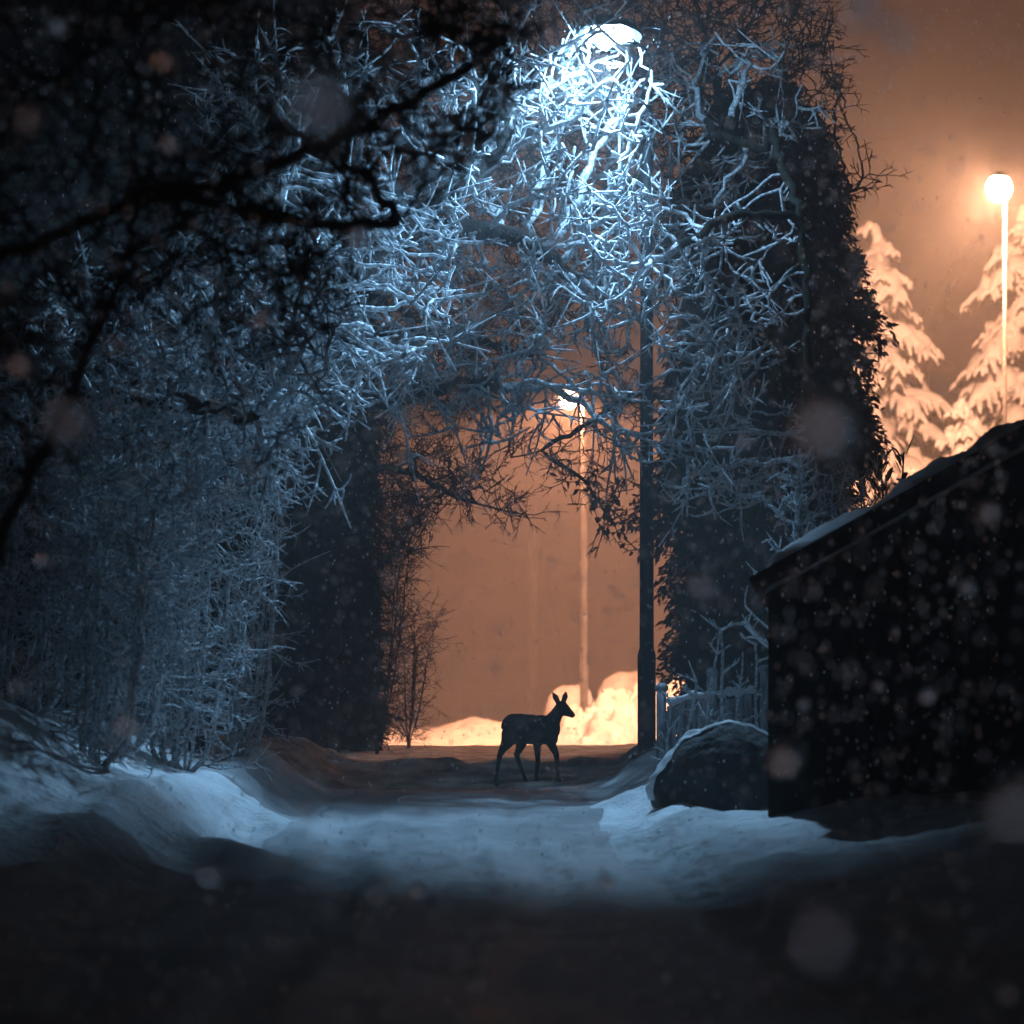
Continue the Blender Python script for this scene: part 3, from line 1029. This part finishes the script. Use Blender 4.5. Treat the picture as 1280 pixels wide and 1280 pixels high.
# ------------------------------------------------------------------ snow covered bushes by the far lamp
for i, (pxx, top, wpx, d, lab) in enumerate([(714, 848, 66, 68, 'rounded snow mound behind the far lamp post, left of its bigger neighbour'),
                                             (788, 831, 92, 69, 'bigger rounded snow mound right of the far lamp post')]):
    rng = np.random.default_rng(120 + i)
    c = P(pxx, top, d)
    gz = hz(c[0], d)
    w = wpx * d / F / 2
    H = c[2] - gz
    g = Geo()
    n, k = 22, 40
    th = np.linspace(0, np.pi / 2, n)
    ph = np.arange(k) * 2 * np.pi / k
    TT, PP = np.meshgrid(th, ph, indexing='ij')
    sx = np.sign(np.sin(TT)) * np.abs(np.sin(TT)) ** 0.55
    szz = np.abs(np.cos(TT)) ** 0.75
    lump = 1 + 0.16 * fbm(PP * 2.2 + i * 7, TT * 4, 50 + i)
    v = np.stack([w * sx * np.cos(PP) * lump, w * 0.9 * sx * np.sin(PP) * lump, H * szz * (1 + 0.12 * fbm(np.cos(PP) * sx * 3, np.sin(PP) * sx * 3, 60 + i)) - 0.15], -1)
    ii = (np.arange(n - 1) * k)[:, None]
    j = np.arange(k)[None]
    j2 = (j + 1) % k
    g.add(v.reshape(-1, 3), np.stack([ii + j, ii + k + j, ii + k + j2, ii + j2], -1).reshape(-1, 4))
    o = g.build('snow_mound', M['loose'])
    o.location = (c[0], d, gz)
    tag(o, lab, 'snow mound', 'snow mounds by the far lamp')

# ------------------------------------------------------------------ shed
th = math.radians(5.2)
root = empty('shed', (1.80, 24.0, 0.0), -th)
tag(root, 'black wooden shed with a plain gable wall and sloping roof, right of the lane', 'shed')
Wd, Dp, EH, RX, RZ = 5.0, 3.0, 1.74, 2.5, 3.13
g = Geo()
prof = np.array([(0, -0.3), (Wd, -0.3), (Wd, EH), (RX, RZ), (0, EH)])
v = np.concatenate([np.stack([prof[:, 0], np.zeros(5), prof[:, 1]], -1), np.stack([prof[:, 0], np.full(5, Dp), prof[:, 1]], -1)])
g.add(v, [np.array([[0, 1, 2, 4], [6, 5, 9, 7]]), np.array([[4, 2, 3], [9, 8, 7]]), np.array([[0, 4, 9, 5], [1, 6, 7, 2], [4, 3, 8, 9], [3, 2, 7, 8]])])
g.build('wall', M['shed'], root, smooth=False)
# vertical cover battens on the gable
sl = (RZ - EH) / RX
g = Geo()
for x in np.arange(0.12, 4.95, 0.16):
    zt = EH + sl * (x if x < RX else Wd - x) - 0.06
    box(g, (x, -0.012, (zt - 0.2) / 2), (0.035, 0.024, zt + 0.2))
g.build('batten', M['shed'], root, smooth=False)


def slab(g, x0, z0, x1, z1, y0, y1, t):
    n = np.array([-(z1 - z0), 0, x1 - x0])
    n = n / np.linalg.norm(n) * t
    a, b = np.array([x0, y0, z0]), np.array([x1, y0, z1])
    c, d = np.array([x1, y1, z1]), np.array([x0, y1, z0])
    v = np.array([a, b, c, d, a + n, b + n, c + n, d + n])
    g.add(v, np.array([[0, 3, 2, 1], [4, 5, 6, 7], [0, 1, 5, 4], [1, 2, 6, 5], [2, 3, 7, 6], [3, 0, 4, 7]]))


rf = Geo()
slab(rf, -0.02, EH - 0.02 * sl + 0.012, RX, RZ + 0.012, -0.06, Dp + 0.06, 0.05)
slab(rf, RX, RZ + 0.012, Wd + 0.05, EH - 0.05 * sl + 0.012, -0.06, Dp + 0.06, 0.05)
roof = rf.build('roof', M['shed'], root, smooth=False)
g = Geo()
slab(g, -0.02, EH - 0.02 * sl - 0.05, RX, RZ - 0.05, -0.09, -0.062, 0.24)
slab(g, RX, RZ - 0.05, Wd + 0.05, EH - 0.05 * sl - 0.05, -0.09, -0.062, 0.24)
g.build('barge_board', M['shed'], root, smooth=False)
g = Geo()
n = 60
for sx, ex in ((-0.02, RX), (Wd + 0.02, RX)):
    t = np.linspace(0, 1, n)
    X = sx + (ex - sx) * t
    Y = np.linspace(-0.11, Dp + 0.03, 24)
    XX, YY = np.meshgrid(X, Y)
    ZZ = EH + sl * np.where(XX < RX, XX, Wd - XX) + 0.215 + 0.13 * np.clip(0.45 + fbm(XX * 2.6, YY * 1.7, 77) * 2.2, 0, 1) * sst(-0.02, 0.12, np.minimum(YY + 0.11, Dp + 0.03 - YY)) * sst(0, 0.06, np.abs(XX - sx)) - 0.17 * (1 - sst(0, 0.05, np.minimum(YY + 0.11, Dp + 0.03 - YY)))
    i = (np.arange(23) * n)[:, None]
    j = np.arange(n - 1)[None]
    f = np.stack([i + j, i + j + 1, i + n + j + 1, i + n + j], -1).reshape(-1, 4)
    g.add(np.stack([XX, YY, ZZ], -1).reshape(-1, 3), f if sx < 1 else f[:, ::-1])
g.build('snow_cover', M['loose'], roof)

# dark boulder between the lane and the shed, snow lying on its back
rng = np.random.default_rng(77)
bx_, by_ = 1.72, 26.45
gz = hz(bx_, by_)
root = empty('boulder', (bx_, by_, gz))
tag(root, 'dark rounded boulder with a thin snow rim, left of the black shed', 'boulder')


def dome(g, r, z0, amp, seed, t0=0.0, t1=0.62, a0=0.0, a1=2 * math.pi, off=0.0):
    n, k = 40, 72
    TT, PP = np.meshgrid(np.linspace(t0, t1, n) * np.pi, np.linspace(a0, a1, k), indexing='ij')
    d = np.stack([np.sin(TT) * np.cos(PP), np.sin(TT) * np.sin(PP), np.cos(TT)], -1)
    w = 1 + amp * (fbm(d[..., 0] * 1.6 + d[..., 2] * 1.1 + seed, d[..., 1] * 1.6 - d[..., 2], seed) * 1.6 + 0.35 * fbm(d[..., 0] * 6, d[..., 1] * 6 + d[..., 2] * 5, seed + 3))
    v = d * (w + off)[..., None] * np.asarray(r) + np.array([0, 0, z0])
    i = (np.arange(n - 1) * k)[:, None]
    j = np.arange(k - 1)[None]
    g.add(v.reshape(-1, 3), np.stack([i + j, i + k + j, i + k + j + 1, i + j + 1], -1).reshape(-1, 4))


g = Geo()
dome(g, (0.62, 0.42, 0.56), 0.0, 0.22, 5)
st = g.build('stone', M['stone'], root)
g = Geo()
dome(g, (0.62, 0.42, 0.56), 0.0, 0.22, 5, 0.0, 0.5, math.radians(-12), math.radians(192), 0.035)
g.build('snow_cap', M['loose'], root)

# ------------------------------------------------------------------ frosted fence and stems by the lamp post
fy = 29.7
root = empty('board_fence', (1.28, fy, hz(1.28, fy)))
tag(root, 'low frosted board fence between the lamp post and the shed', 'fence')
base = np.array([1.28, fy, hz(1.28, fy)])
rng = np.random.default_rng(31)
fx0, fx1 = 1.28, 2.75
posts = [1.30, 1.74, 2.20, 2.66]
for i, x in enumerate(posts):
    g = Geo()
    gz = hz(x, fy)
    ht = [0.78, 0.86, 0.80, 0.84][i]
    box(g, np.array([x, fy, gz + ht / 2 - 0.1]) - base, (0.085, 0.085, ht + 0.2))
    blob(g, np.array([x, fy, gz + ht + 0.02]) - base, (0.06, 0.06, 0.05), 10, 6, 0.1, rng)
    g.build('post', M['wood'], root)
for i in range(3):
    g = Geo()
    x0, x1 = posts[i] + 0.045, posts[i + 1] - 0.045
    if i == 1:
        x1 -= 0.07
    n = 4
    wdt = (x1 - x0) / n
    for k in range(n):
        x = x0 + wdt * (k + 0.5)
        gz = hz(x, fy)
        ht = 0.66 + rng.normal() * 0.03
        box(g, np.array([x, fy + rng.normal() * 0.006, gz + ht / 2 - 0.06]) - base, (wdt - 0.008, 0.025, ht + 0.12))
    for zz in (0.18, 0.52):
        gz = hz((x0 + x1) / 2, fy)
        box(g, np.array([(x0 + x1) / 2, fy + 0.04, gz + zz]) - base, (x1 - x0, 0.035, 0.08))
    pn = g.build('board_panel', M['wood'], root, smooth=False)
    g = Geo()
    t = np.linspace(x0, x1, 14)
    pl = np.stack([t, np.full(14, fy), [hz(a, fy) + 0.69 + 0.015 * math.sin(a * 21) for a in t]], -1) - base
    tubes(g, [pl], [np.full(14, 0.035) * (1 + 0.3 * rng.normal(size=14).clip(-1, 1))], 8)
    g.build('snow_cap', M['loose'], pn)


def stalk(label, x, y, h, rng, thick=0.016, n_side=8):
    gz = hz(x, y)
    root_p = np.array([x, y, gz])
    g = Geo()
    t = np.linspace(0, 1, 8)
    lean = rng.normal(size=2) * 0.05
    st = np.stack([lean[0] * t ** 2 * h + 0.012 * np.sin(t * 9), lean[1] * t ** 2 * h, t * (h + 0.05) - 0.05], -1)
    pol, rad = [st], [np.linspace(1.2, 0.7, 8) * thick]
    k = rng.integers(2, 8, n_side)
    d = rng.normal(size=(n_side, 3)) * np.array([1, 1, 0.2]) + np.array([0, 0, 0.7])
    a, b = twiglets(st[k], d, rng.uniform(0.08, 0.22, n_side), np.full(n_side, thick * 0.8), rng, 1, 0.4, 0.4)
    tubes(g, pol + a, rad + b, 5)
    o = g.build('frosted_stalk', M['frost'])
    o.location = root_p
    return tag(o, label, 'plant stalk', 'frosted stalks by the fence')


stalks = [(835, 885, 12, 'shortest frosted stalk, close behind the lamp post foot'),
          (858, 852, 14, 'frosted stalk with a blunt top, second from the lamp post'),
          (882, 790, 15, 'tall upright frosted stalk in the middle of the board fence'),
          (905, 788, 18, 'thick tall frosted stalk, right of the middle of the fence'),
          (921, 815, 14, 'thin frosted stalk next to the thick tall one'),
          (947, 805, 16, 'frosted stalk against the black corner of the shed')]
for i, (pxx, top, tk, lab) in enumerate(stalks):
    d = 29.45
    q = P(pxx, top, d)
    stalk(lab, q[0], d, q[2] - hz(q[0], d), np.random.default_rng(200 + i), tk / 1000)

# frosted sapling and fuzzy frosted bush above the shed roof
rng = np.random.default_rng(33)
q = P(1000, 562, 28.4)
gz = hz(q[0], 28.4)
H = q[2] - gz
root = empty('frosted_sapling', (q[0] - 0.05, 28.4, gz))
tag(root, 'frosted conifer sapling with one upright leader above the shed roof', 'sapling')
g = Geo()
pol, rad = [np.array([[0, 0, -0.05], [0.0, 0, H * 0.5], [0.05, 0, H]])], [np.array([0.035, 0.026, 0.014])]
g2 = Geo()
tubes(g2, pol, rad, 7)
g2.build('trunk', M['frost'], root)
pol, rad = [], []
for z in np.arange(0.9, H - 0.1, 0.16):
    R = 0.10 + 0.42 * (H - z) / H * 1.3
    for b in range(5):
        a = rng.uniform(0, 6.28)
        t = np.linspace(0, 1, 5)
        d = np.array([math.cos(a), math.sin(a), 0])
        p = d * (R * t)[:, None] + np.array([0.05 * z / H, 0, z]) + np.array([0, 0, 1.0]) * (R * (0.15 * t + 0.5 * t * t))[:, None]
        pol.append(p)
        rad.append(np.linspace(1, 0.6, 5) * 0.014)
        k = rng.integers(1, 5, 4)
        aa, bb = twiglets(p[k], d * 0.8 + rng.normal(size=(4, 3)) * 0.7 + np.array([0, 0, 0.3]), rng.uniform(0.06, 0.14, 4), np.full(4, 0.010), rng, 0)
        pol += aa
        rad += bb
tubes(g, pol, rad, 4)
g.build('crown', M['frost'], root)

rng = np.random.default_rng(34)
x, y = 2.72, 28.7
gz = hz(x, y)
n = 620
u = rng.random(n) ** 0.7
a = rng.uniform(0, 2 * np.pi, n)
rr = 0.42 * np.sqrt(rng.random(n))
att = np.stack([x + rr * np.cos(a), y + rr * np.sin(a), gz + 0.6 + u * 1.85], -1)
limbs = [[(x, y, gz - 0.05), (x, y, gz + 0.3)]]
for k in range(8):
    a = rng.uniform(0, 6.28)
    limbs.append([(x, y, gz + 0.1), (x + 0.15 * math.cos(a), y + 0.15 * math.sin(a), gz + 0.9), (x + 0.3 * math.cos(a), y + 0.3 * math.sin(a), gz + 1.7)])
bare_tree('frosted_bush', 'dim bluish frosted bush behind the shed roof, right of the sapling', 'bush', limbs, att, rng, M['frost_thin'], M['bark'], r0=0.005, e=2.6, split=0.09,
          twig=(0.12, 0.28), twr=0.005, tw_frac=0.8, level=2, di=0.8, dk=0.12, step=0.09, droop=-0.5, ang=0.4, curl=0.3, max_r=0.02)

# broad-leaved evergreen shrub with curled leaves, behind the roof
rng = np.random.default_rng(35)
x, y = 3.42, 30.6
gz = hz(x, y)
root = empty('leafy_shrub', (x, y, gz))
tag(root, 'dark shrub with long curled leaves above the shed roof, against the lit snow', 'shrub')
H = P(0, 552, y)[2] - gz
g, gl = Geo(), Geo()
pol, rad = [], []
tips = []
for k in range(9):
    a = rng.uniform(0, 6.28)
    s = rng.uniform(0.05, 0.36)
    h = H * rng.uniform(0.72, 0.97)
    t = np.linspace(0, 1, 8)
    st = np.stack([s * np.cos(a) * t ** 1.5, s * np.sin(a) * t ** 1.5, t * (h + 0.1) - 0.1], -1)
    pol.append(st)
    rad.append(np.linspace(0.022, 0.009, 8))
    tips.append((st[4], st[7]))
tubes(g, pol, rad, 6)
g.build('stem', M['bark'], root)
lp, lr = [], []
for c0, c1 in tips:
    for q_ in range(26):
        w = rng.random() ** 0.6
        c = c0 * (1 - w) + c1 * w
        a = rng.uniform(0, 6.28)
        L = rng.uniform(0.12, 0.24)
        t = np.linspace(0, 1, 6)
        d = np.array([math.cos(a), math.sin(a), 0])
        lp.append(c + d * (L * (0.15 + 0.5 * t))[:, None] + np.array([0, 0, 1]) * (L * (0.9 * t - 0.5 * t * t * rng.uniform(0, 1.6)))[:, None])
        lr.append(np.array([0.25, 0.8, 1.0, 0.9, 0.6, 0.15]) * rng.uniform(0.018, 0.03))
tubes(gl, lp, lr, 5, flat=0.35)
gl.build('foliage', M['needle'], root)


# ------------------------------------------------------------------ the deer
def capsule_chain(g, pts, sy=1.0, k=14):
    """overlapping tapered sections: pts are (x, y, z, r); fused by the remesh afterwards"""
    pts = [np.array(p, float) for p in pts]
    for a, b in zip(pts[:-1], pts[1:]):
        n = max(2, int(np.linalg.norm(a[:3] - b[:3]) / (0.35 * min(a[3], b[3]))) + 1)
        for t in np.linspace(0, 1, n):
            c = a * (1 - t) + b * t
            blob(g, c[:3], (c[3], c[3] * sy, c[3]), k, 10)


DD = 32.25
SC = F / DD
DX, DZ = (665 - 640) / SC, hz((665 - 640) / SC, DD)


def dq(px, py, y, rpx):
    return ((px - 665) / SC, y, CZ - (py - HY) / SC - DZ, rpx * 1.06 / SC + 0.0035)


g = Geo()
# trunk of the body: deep chest, tucked belly, rounded rump
capsule_chain(g, [dq(642, 906.5, 0, 13.5), dq(650, 909, 0, 16), dq(664, 912, 0, 17.5), dq(676, 912.5, 0, 17.5), dq(684, 911, 0, 15.5)], 0.62)
capsule_chain(g, [dq(639, 911, 0.0, 9.5), dq(641, 921, 0.0, 9.5)], 0.9)
capsule_chain(g, [dq(684, 909, 0, 12.5), dq(690, 902, 0, 9.5), dq(695.5, 893, 0, 7.4), dq(700, 885.5, 0, 6.4)], 0.62)
capsule_chain(g, [dq(685, 918, 0, 11.5), dq(688, 923, 0, 9)], 0.72)
# head
capsule_chain(g, [dq(702, 884, 0, 7.4), dq(706, 887.5, 0, 6.6), dq(711, 891, 0, 4.6), dq(715.3, 893.6, 0, 3.3)], 0.72)
# ears
for s in (-1, 1):
    tip = (690.8, 866) if s > 0 else (707.6, 865.5)
    mid = (694.6, 872) if s > 0 else (706.3, 871)
    bs = (698.5, 880) if s > 0 else (703.5, 880)
    capsule_chain(g, [dq(*bs, -0.015 * s, 2.3), dq(*mid, -0.035 * s, 3.4), dq((mid[0] + tip[0]) / 2, (mid[1] + tip[1]) / 2, -0.042 * s, 2.2), dq(*tip, -0.045 * s, 0.9)], 0.55)
# legs: (hip, knee, hock, fetlock, hoof)
legs = [
    [dq(637, 917, -0.055, 9.5), dq(634.5, 927, -0.055, 7.4), dq(629, 935, -0.055, 4.6), dq(624.6, 944, -0.055, 3.0), dq(622.8, 957, -0.055, 2.2), dq(620.6, 971, -0.055, 2.0), dq(620, 977.5, -0.055, 2.0)],
    [dq(646, 917, 0.055, 9.5), dq(652, 926, 0.055, 7.6), dq(650, 935, 0.055, 4.6), dq(645.6, 944, 0.055, 3.1), dq(649, 957, 0.055, 2.2), dq(653, 970, 0.055, 2.0), dq(655.5, 977.5, 0.055, 2.0)],
    [dq(674, 919, 0.05, 8), dq(671.5, 930, 0.05, 4.9), dq(672, 943, 0.05, 3.3), dq(672.3, 953, 0.05, 2.7), dq(671.2, 965, 0.05, 2.0), dq(670.4, 975, 0.05, 2.0)],
    [dq(685, 921, -0.05, 7.5), dq(690, 931.5, -0.05, 4.9), dq(695, 942, -0.05, 3.4), dq(696.2, 952, -0.05, 2.5), dq(697.4, 964, -0.05, 2.0), dq(697.2, 974, -0.05, 2.0)],
]
feet = []
for L in legs:
    L = [list(p) for p in L]
    fx, fyy = L[-1][0] + DX, L[-1][1] + DD
    lift = hz(fx, fyy) - DZ + 0.045 - L[-1][2]
    # let each hoof meet the uneven snow by stretching the lower leg only
    for i, w in zip(range(-1, -5, -1), (1.0, 0.8, 0.45, 0.15)):
        L[i][2] += lift * w
    capsule_chain(g, L, 0.85, 10)
    feet.append(L[-1])
# short tail
capsule_chain(g, [dq(631, 903, 0, 3.2), dq(628.6, 909, 0, 2.2)], 0.8)
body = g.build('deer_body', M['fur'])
md = body.modifiers.new('r', 'REMESH')
md.mode = 'VOXEL'
md.voxel_size = 0.0085
ms = body.modifiers.new('s', 'SMOOTH')
ms.factor = 0.5
ms.iterations = 3
dg = bpy.context.evaluated_depsgraph_get()
me = bpy.data.meshes.new_from_object(body.evaluated_get(dg))
body.modifiers.clear()
old = body.data
body.data = me
bpy.data.meshes.remove(old)
if not me.materials:
    me.materials.append(M['fur'])
me.polygons.foreach_set('use_smooth', np.full(len(me.polygons), True))
body.name = 'roe_deer'
body.location = (DX, DD, DZ)
tag(body, 'dark silhouetted roe deer walking to the right across the lane', 'deer')
for f in feet:
    g = Geo()
    tubes(g, [np.array([[f[0], f[1], f[2] - 0.002], [f[0] + 0.008, f[1], f[2] - 0.03], [f[0] + 0.016, f[1], f[2] - 0.058]])], [np.array([0.0165, 0.021, 0.024])], 8)
    g.build('hoof', M['hoof'], body)
for s in (-1, 1):
    g = Geo()
    e = dq(706.5, 884.5, s * 0.033, 1.0)
    blob(g, e[:3], (0.008, 0.006, 0.008))
    g.build('eye', M['eye'], body)

# ------------------------------------------------------------------ falling snow
rng = np.random.default_rng(50)
flake_mat = frost_mat('snowflake', (0.9, 0.9, 0.9), (0.95, 0.95, 0.95), 0.3)
# ice crystals throw most light forwards: a rough clear lobe beside the white one
_nt = flake_mat.node_tree
_gl = _nt.nodes.new('ShaderNodeBsdfGlass')
_gl.inputs['Roughness'].default_value = 0.38
_gl.inputs['IOR'].default_value = 1.25
_mx = _nt.nodes.new('ShaderNodeMixShader')
_mx.inputs[0].default_value = 0.8
_out = [n for n in _nt.nodes if n.type == 'OUTPUT_MATERIAL'][0]
_old = _out.inputs['Surface'].links[0].from_socket
_nt.links.new(_old, _mx.inputs[1])
_nt.links.new(_gl.outputs[0], _mx.inputs[2])
_nt.links.new(_mx.outputs[0], _out.inputs['Surface'])


def flake_mesh(i):
    g = Geo()
    blob(g, (0, 0, 0), rng.uniform(0.4, 0.6, 3), 12, 9, 0.45, rng)
    return g.build('snowflake', flake_mat)


protos = [flake_mesh(i) for i in range(5)]
big = [(1118, 45, 50), (208, 78, 25), (40, 150, 33), (212, 182, 22), (150, 432, 26), (90, 532, 52), (27, 457, 26), (10, 358, 18), (1028, 535, 66),
       (1030, 1160, 78), (980, 945, 36), (1233, 640, 26), (877, 730, 30), (165, 908, 30), (25, 858, 24), (385, 1015, 28), (264, 1093, 28), (472, 1115, 28), (452, 298, 28),
       (1258, 1238, 28), (833, 1220, 14), (1078, 8, 50), (400, 135, 70), (598, 390, 24), (522, 1113, 16), (1210, 735, 20), (1160, 870, 18), (372, 863, 14),
       (355, 1235, 14), (1275, 1005, 70), (262, 1124, 14), (1098, 858, 14), (75, 35, 20), (930, 550, 20), (780, 60, 16), (1005, 880, 16), (700, 300, 14), (330, 398, 20), (505, 570, 22), (760, 1100, 16), (55, 700, 18)]
LAB = 'pale soft snowflake falling through the air, one of the scattered larger flakes'
GRP = 'falling snowflakes'
used = [False] * 5


def put_flake(loc, size):
    k = int(rng.integers(0, 5))
    if used[k]:
        o = protos[k].copy()
        COL.objects.link(o)
    else:
        o = protos[k]
        used[k] = True
    o.location = loc
    o.rotation_euler = rng.uniform(0, 6.28, 3)
    o.scale = np.array([1.0, 0.75, rng.uniform(1.0, 1.5)]) * size
    tag(o, LAB, 'snowflake', GRP)


for a, b, w in big:
    d = 31.5 * 7.7 / (w + 7.7)
    put_flake(P(a, b, d), 0.8 * w * d / F)
cnt = len(big)
while cnt < 300:
    d = rng.uniform(5.5, 26) 
    a, b = rng.uniform(0, 1280, 2)
    p = P(a, b, d)
    if p[2] < hz(p[0], d) + 0.2:
        continue
    put_flake(p, rng.uniform(0.006, 0.013))
    cnt += 1
g = Geo()
c = 0
while c < 9000:
    d = rng.uniform(8, 31)
    p = P(*rng.uniform(0, 1280, 2), d)
    if p[2] < hz(p[0], d) + 0.1:
        continue
    s = rng.uniform(0.0028, 0.0062)
    blob(g, p, (s, s, s * rng.uniform(1, 2.2)), 5, 4, 0.2, rng)
    c += 1
tag(g.build('falling_snow', flake_mat), 'fine snow falling all through the air', 'snow', kind='stuff')

# ------------------------------------------------------------------ haze, sky, weak fill sun
g = Geo()
box(g, (0, 92, 12), (330, 250, 30))
hzb = g.build('haze', bpy.data.materials.new('haze_air'), smooth=False)
m = hzb.data.materials[0]
m.use_nodes = True
m.node_tree.nodes.clear()
out = m.node_tree.nodes.new('ShaderNodeOutputMaterial')
pv = m.node_tree.nodes.new('ShaderNodeVolumePrincipled')
pv.inputs['Density'].default_value = 0.0068
pv.inputs['Color'].default_value = (0.95, 0.95, 0.95, 1)
pv.inputs['Anisotropy'].default_value = 0.25
m.node_tree.links.new(pv.outputs[0], out.inputs['Volume'])
tag(hzb, 'thin snowy haze hanging in the air', 'haze', kind='stuff')

W = bpy.data.worlds.new('World')
S.world = W
W.use_nodes = True
nt = W.node_tree
bg = nt.nodes['Background']
sky = nt.nodes.new('ShaderNodeTexSky')
sky.sky_type = 'NISHITA'
sky.sun_disc = False
EL, AZ = math.radians(3.0), math.radians(172.0)
sky.sun_elevation = EL
sky.sun_rotation = AZ
nt.links.new(sky.outputs[0], bg.inputs['Color'])
bg.inputs['Strength'].default_value = 0.0004
sun = bpy.data.lights.new('fill_sun', 'SUN')  # weak sun added behind the camera as front light for the flakes
sun.energy = 0.025
sun.angle = math.radians(0.5)
sun.color = (0.88, 0.94, 1.0)
so = bpy.data.objects.new('fill_sun', sun)
COL.objects.link(so)
sd = Vector((math.sin(AZ) * math.cos(EL), math.cos(AZ) * math.cos(EL), math.sin(EL)))
so.rotation_euler = (-sd).to_track_quat('-Z', 'Y').to_euler()

# ------------------------------------------------------------------ camera
cam = bpy.data.cameras.new('camera')
cam.sensor_width = 36
cam.lens = 36 * F / 1280
cam.shift_y = (HY - 640) / 1280
cam.clip_end = 1000
cam.dof.use_dof = True
cam.dof.focus_distance = 31.5
cam.dof.aperture_fstop = 2.0
co = bpy.data.objects.new('camera', cam)
COL.objects.link(co)
co.location = (0, 0, CZ)
co.rotation_euler = (math.radians(90), 0, 0)
S.camera = co
S.view_settings.view_transform = 'Standard'
S.view_settings.look = 'None'
S.view_settings.exposure = 0
S.view_settings.gamma = 1
S.cycles.use_denoising = True
S.cycles.volume_bounces = 1
S.cycles.max_bounces = 5
S.cycles.diffuse_bounces = 2
S.cycles.sample_clamp_indirect = 3.0
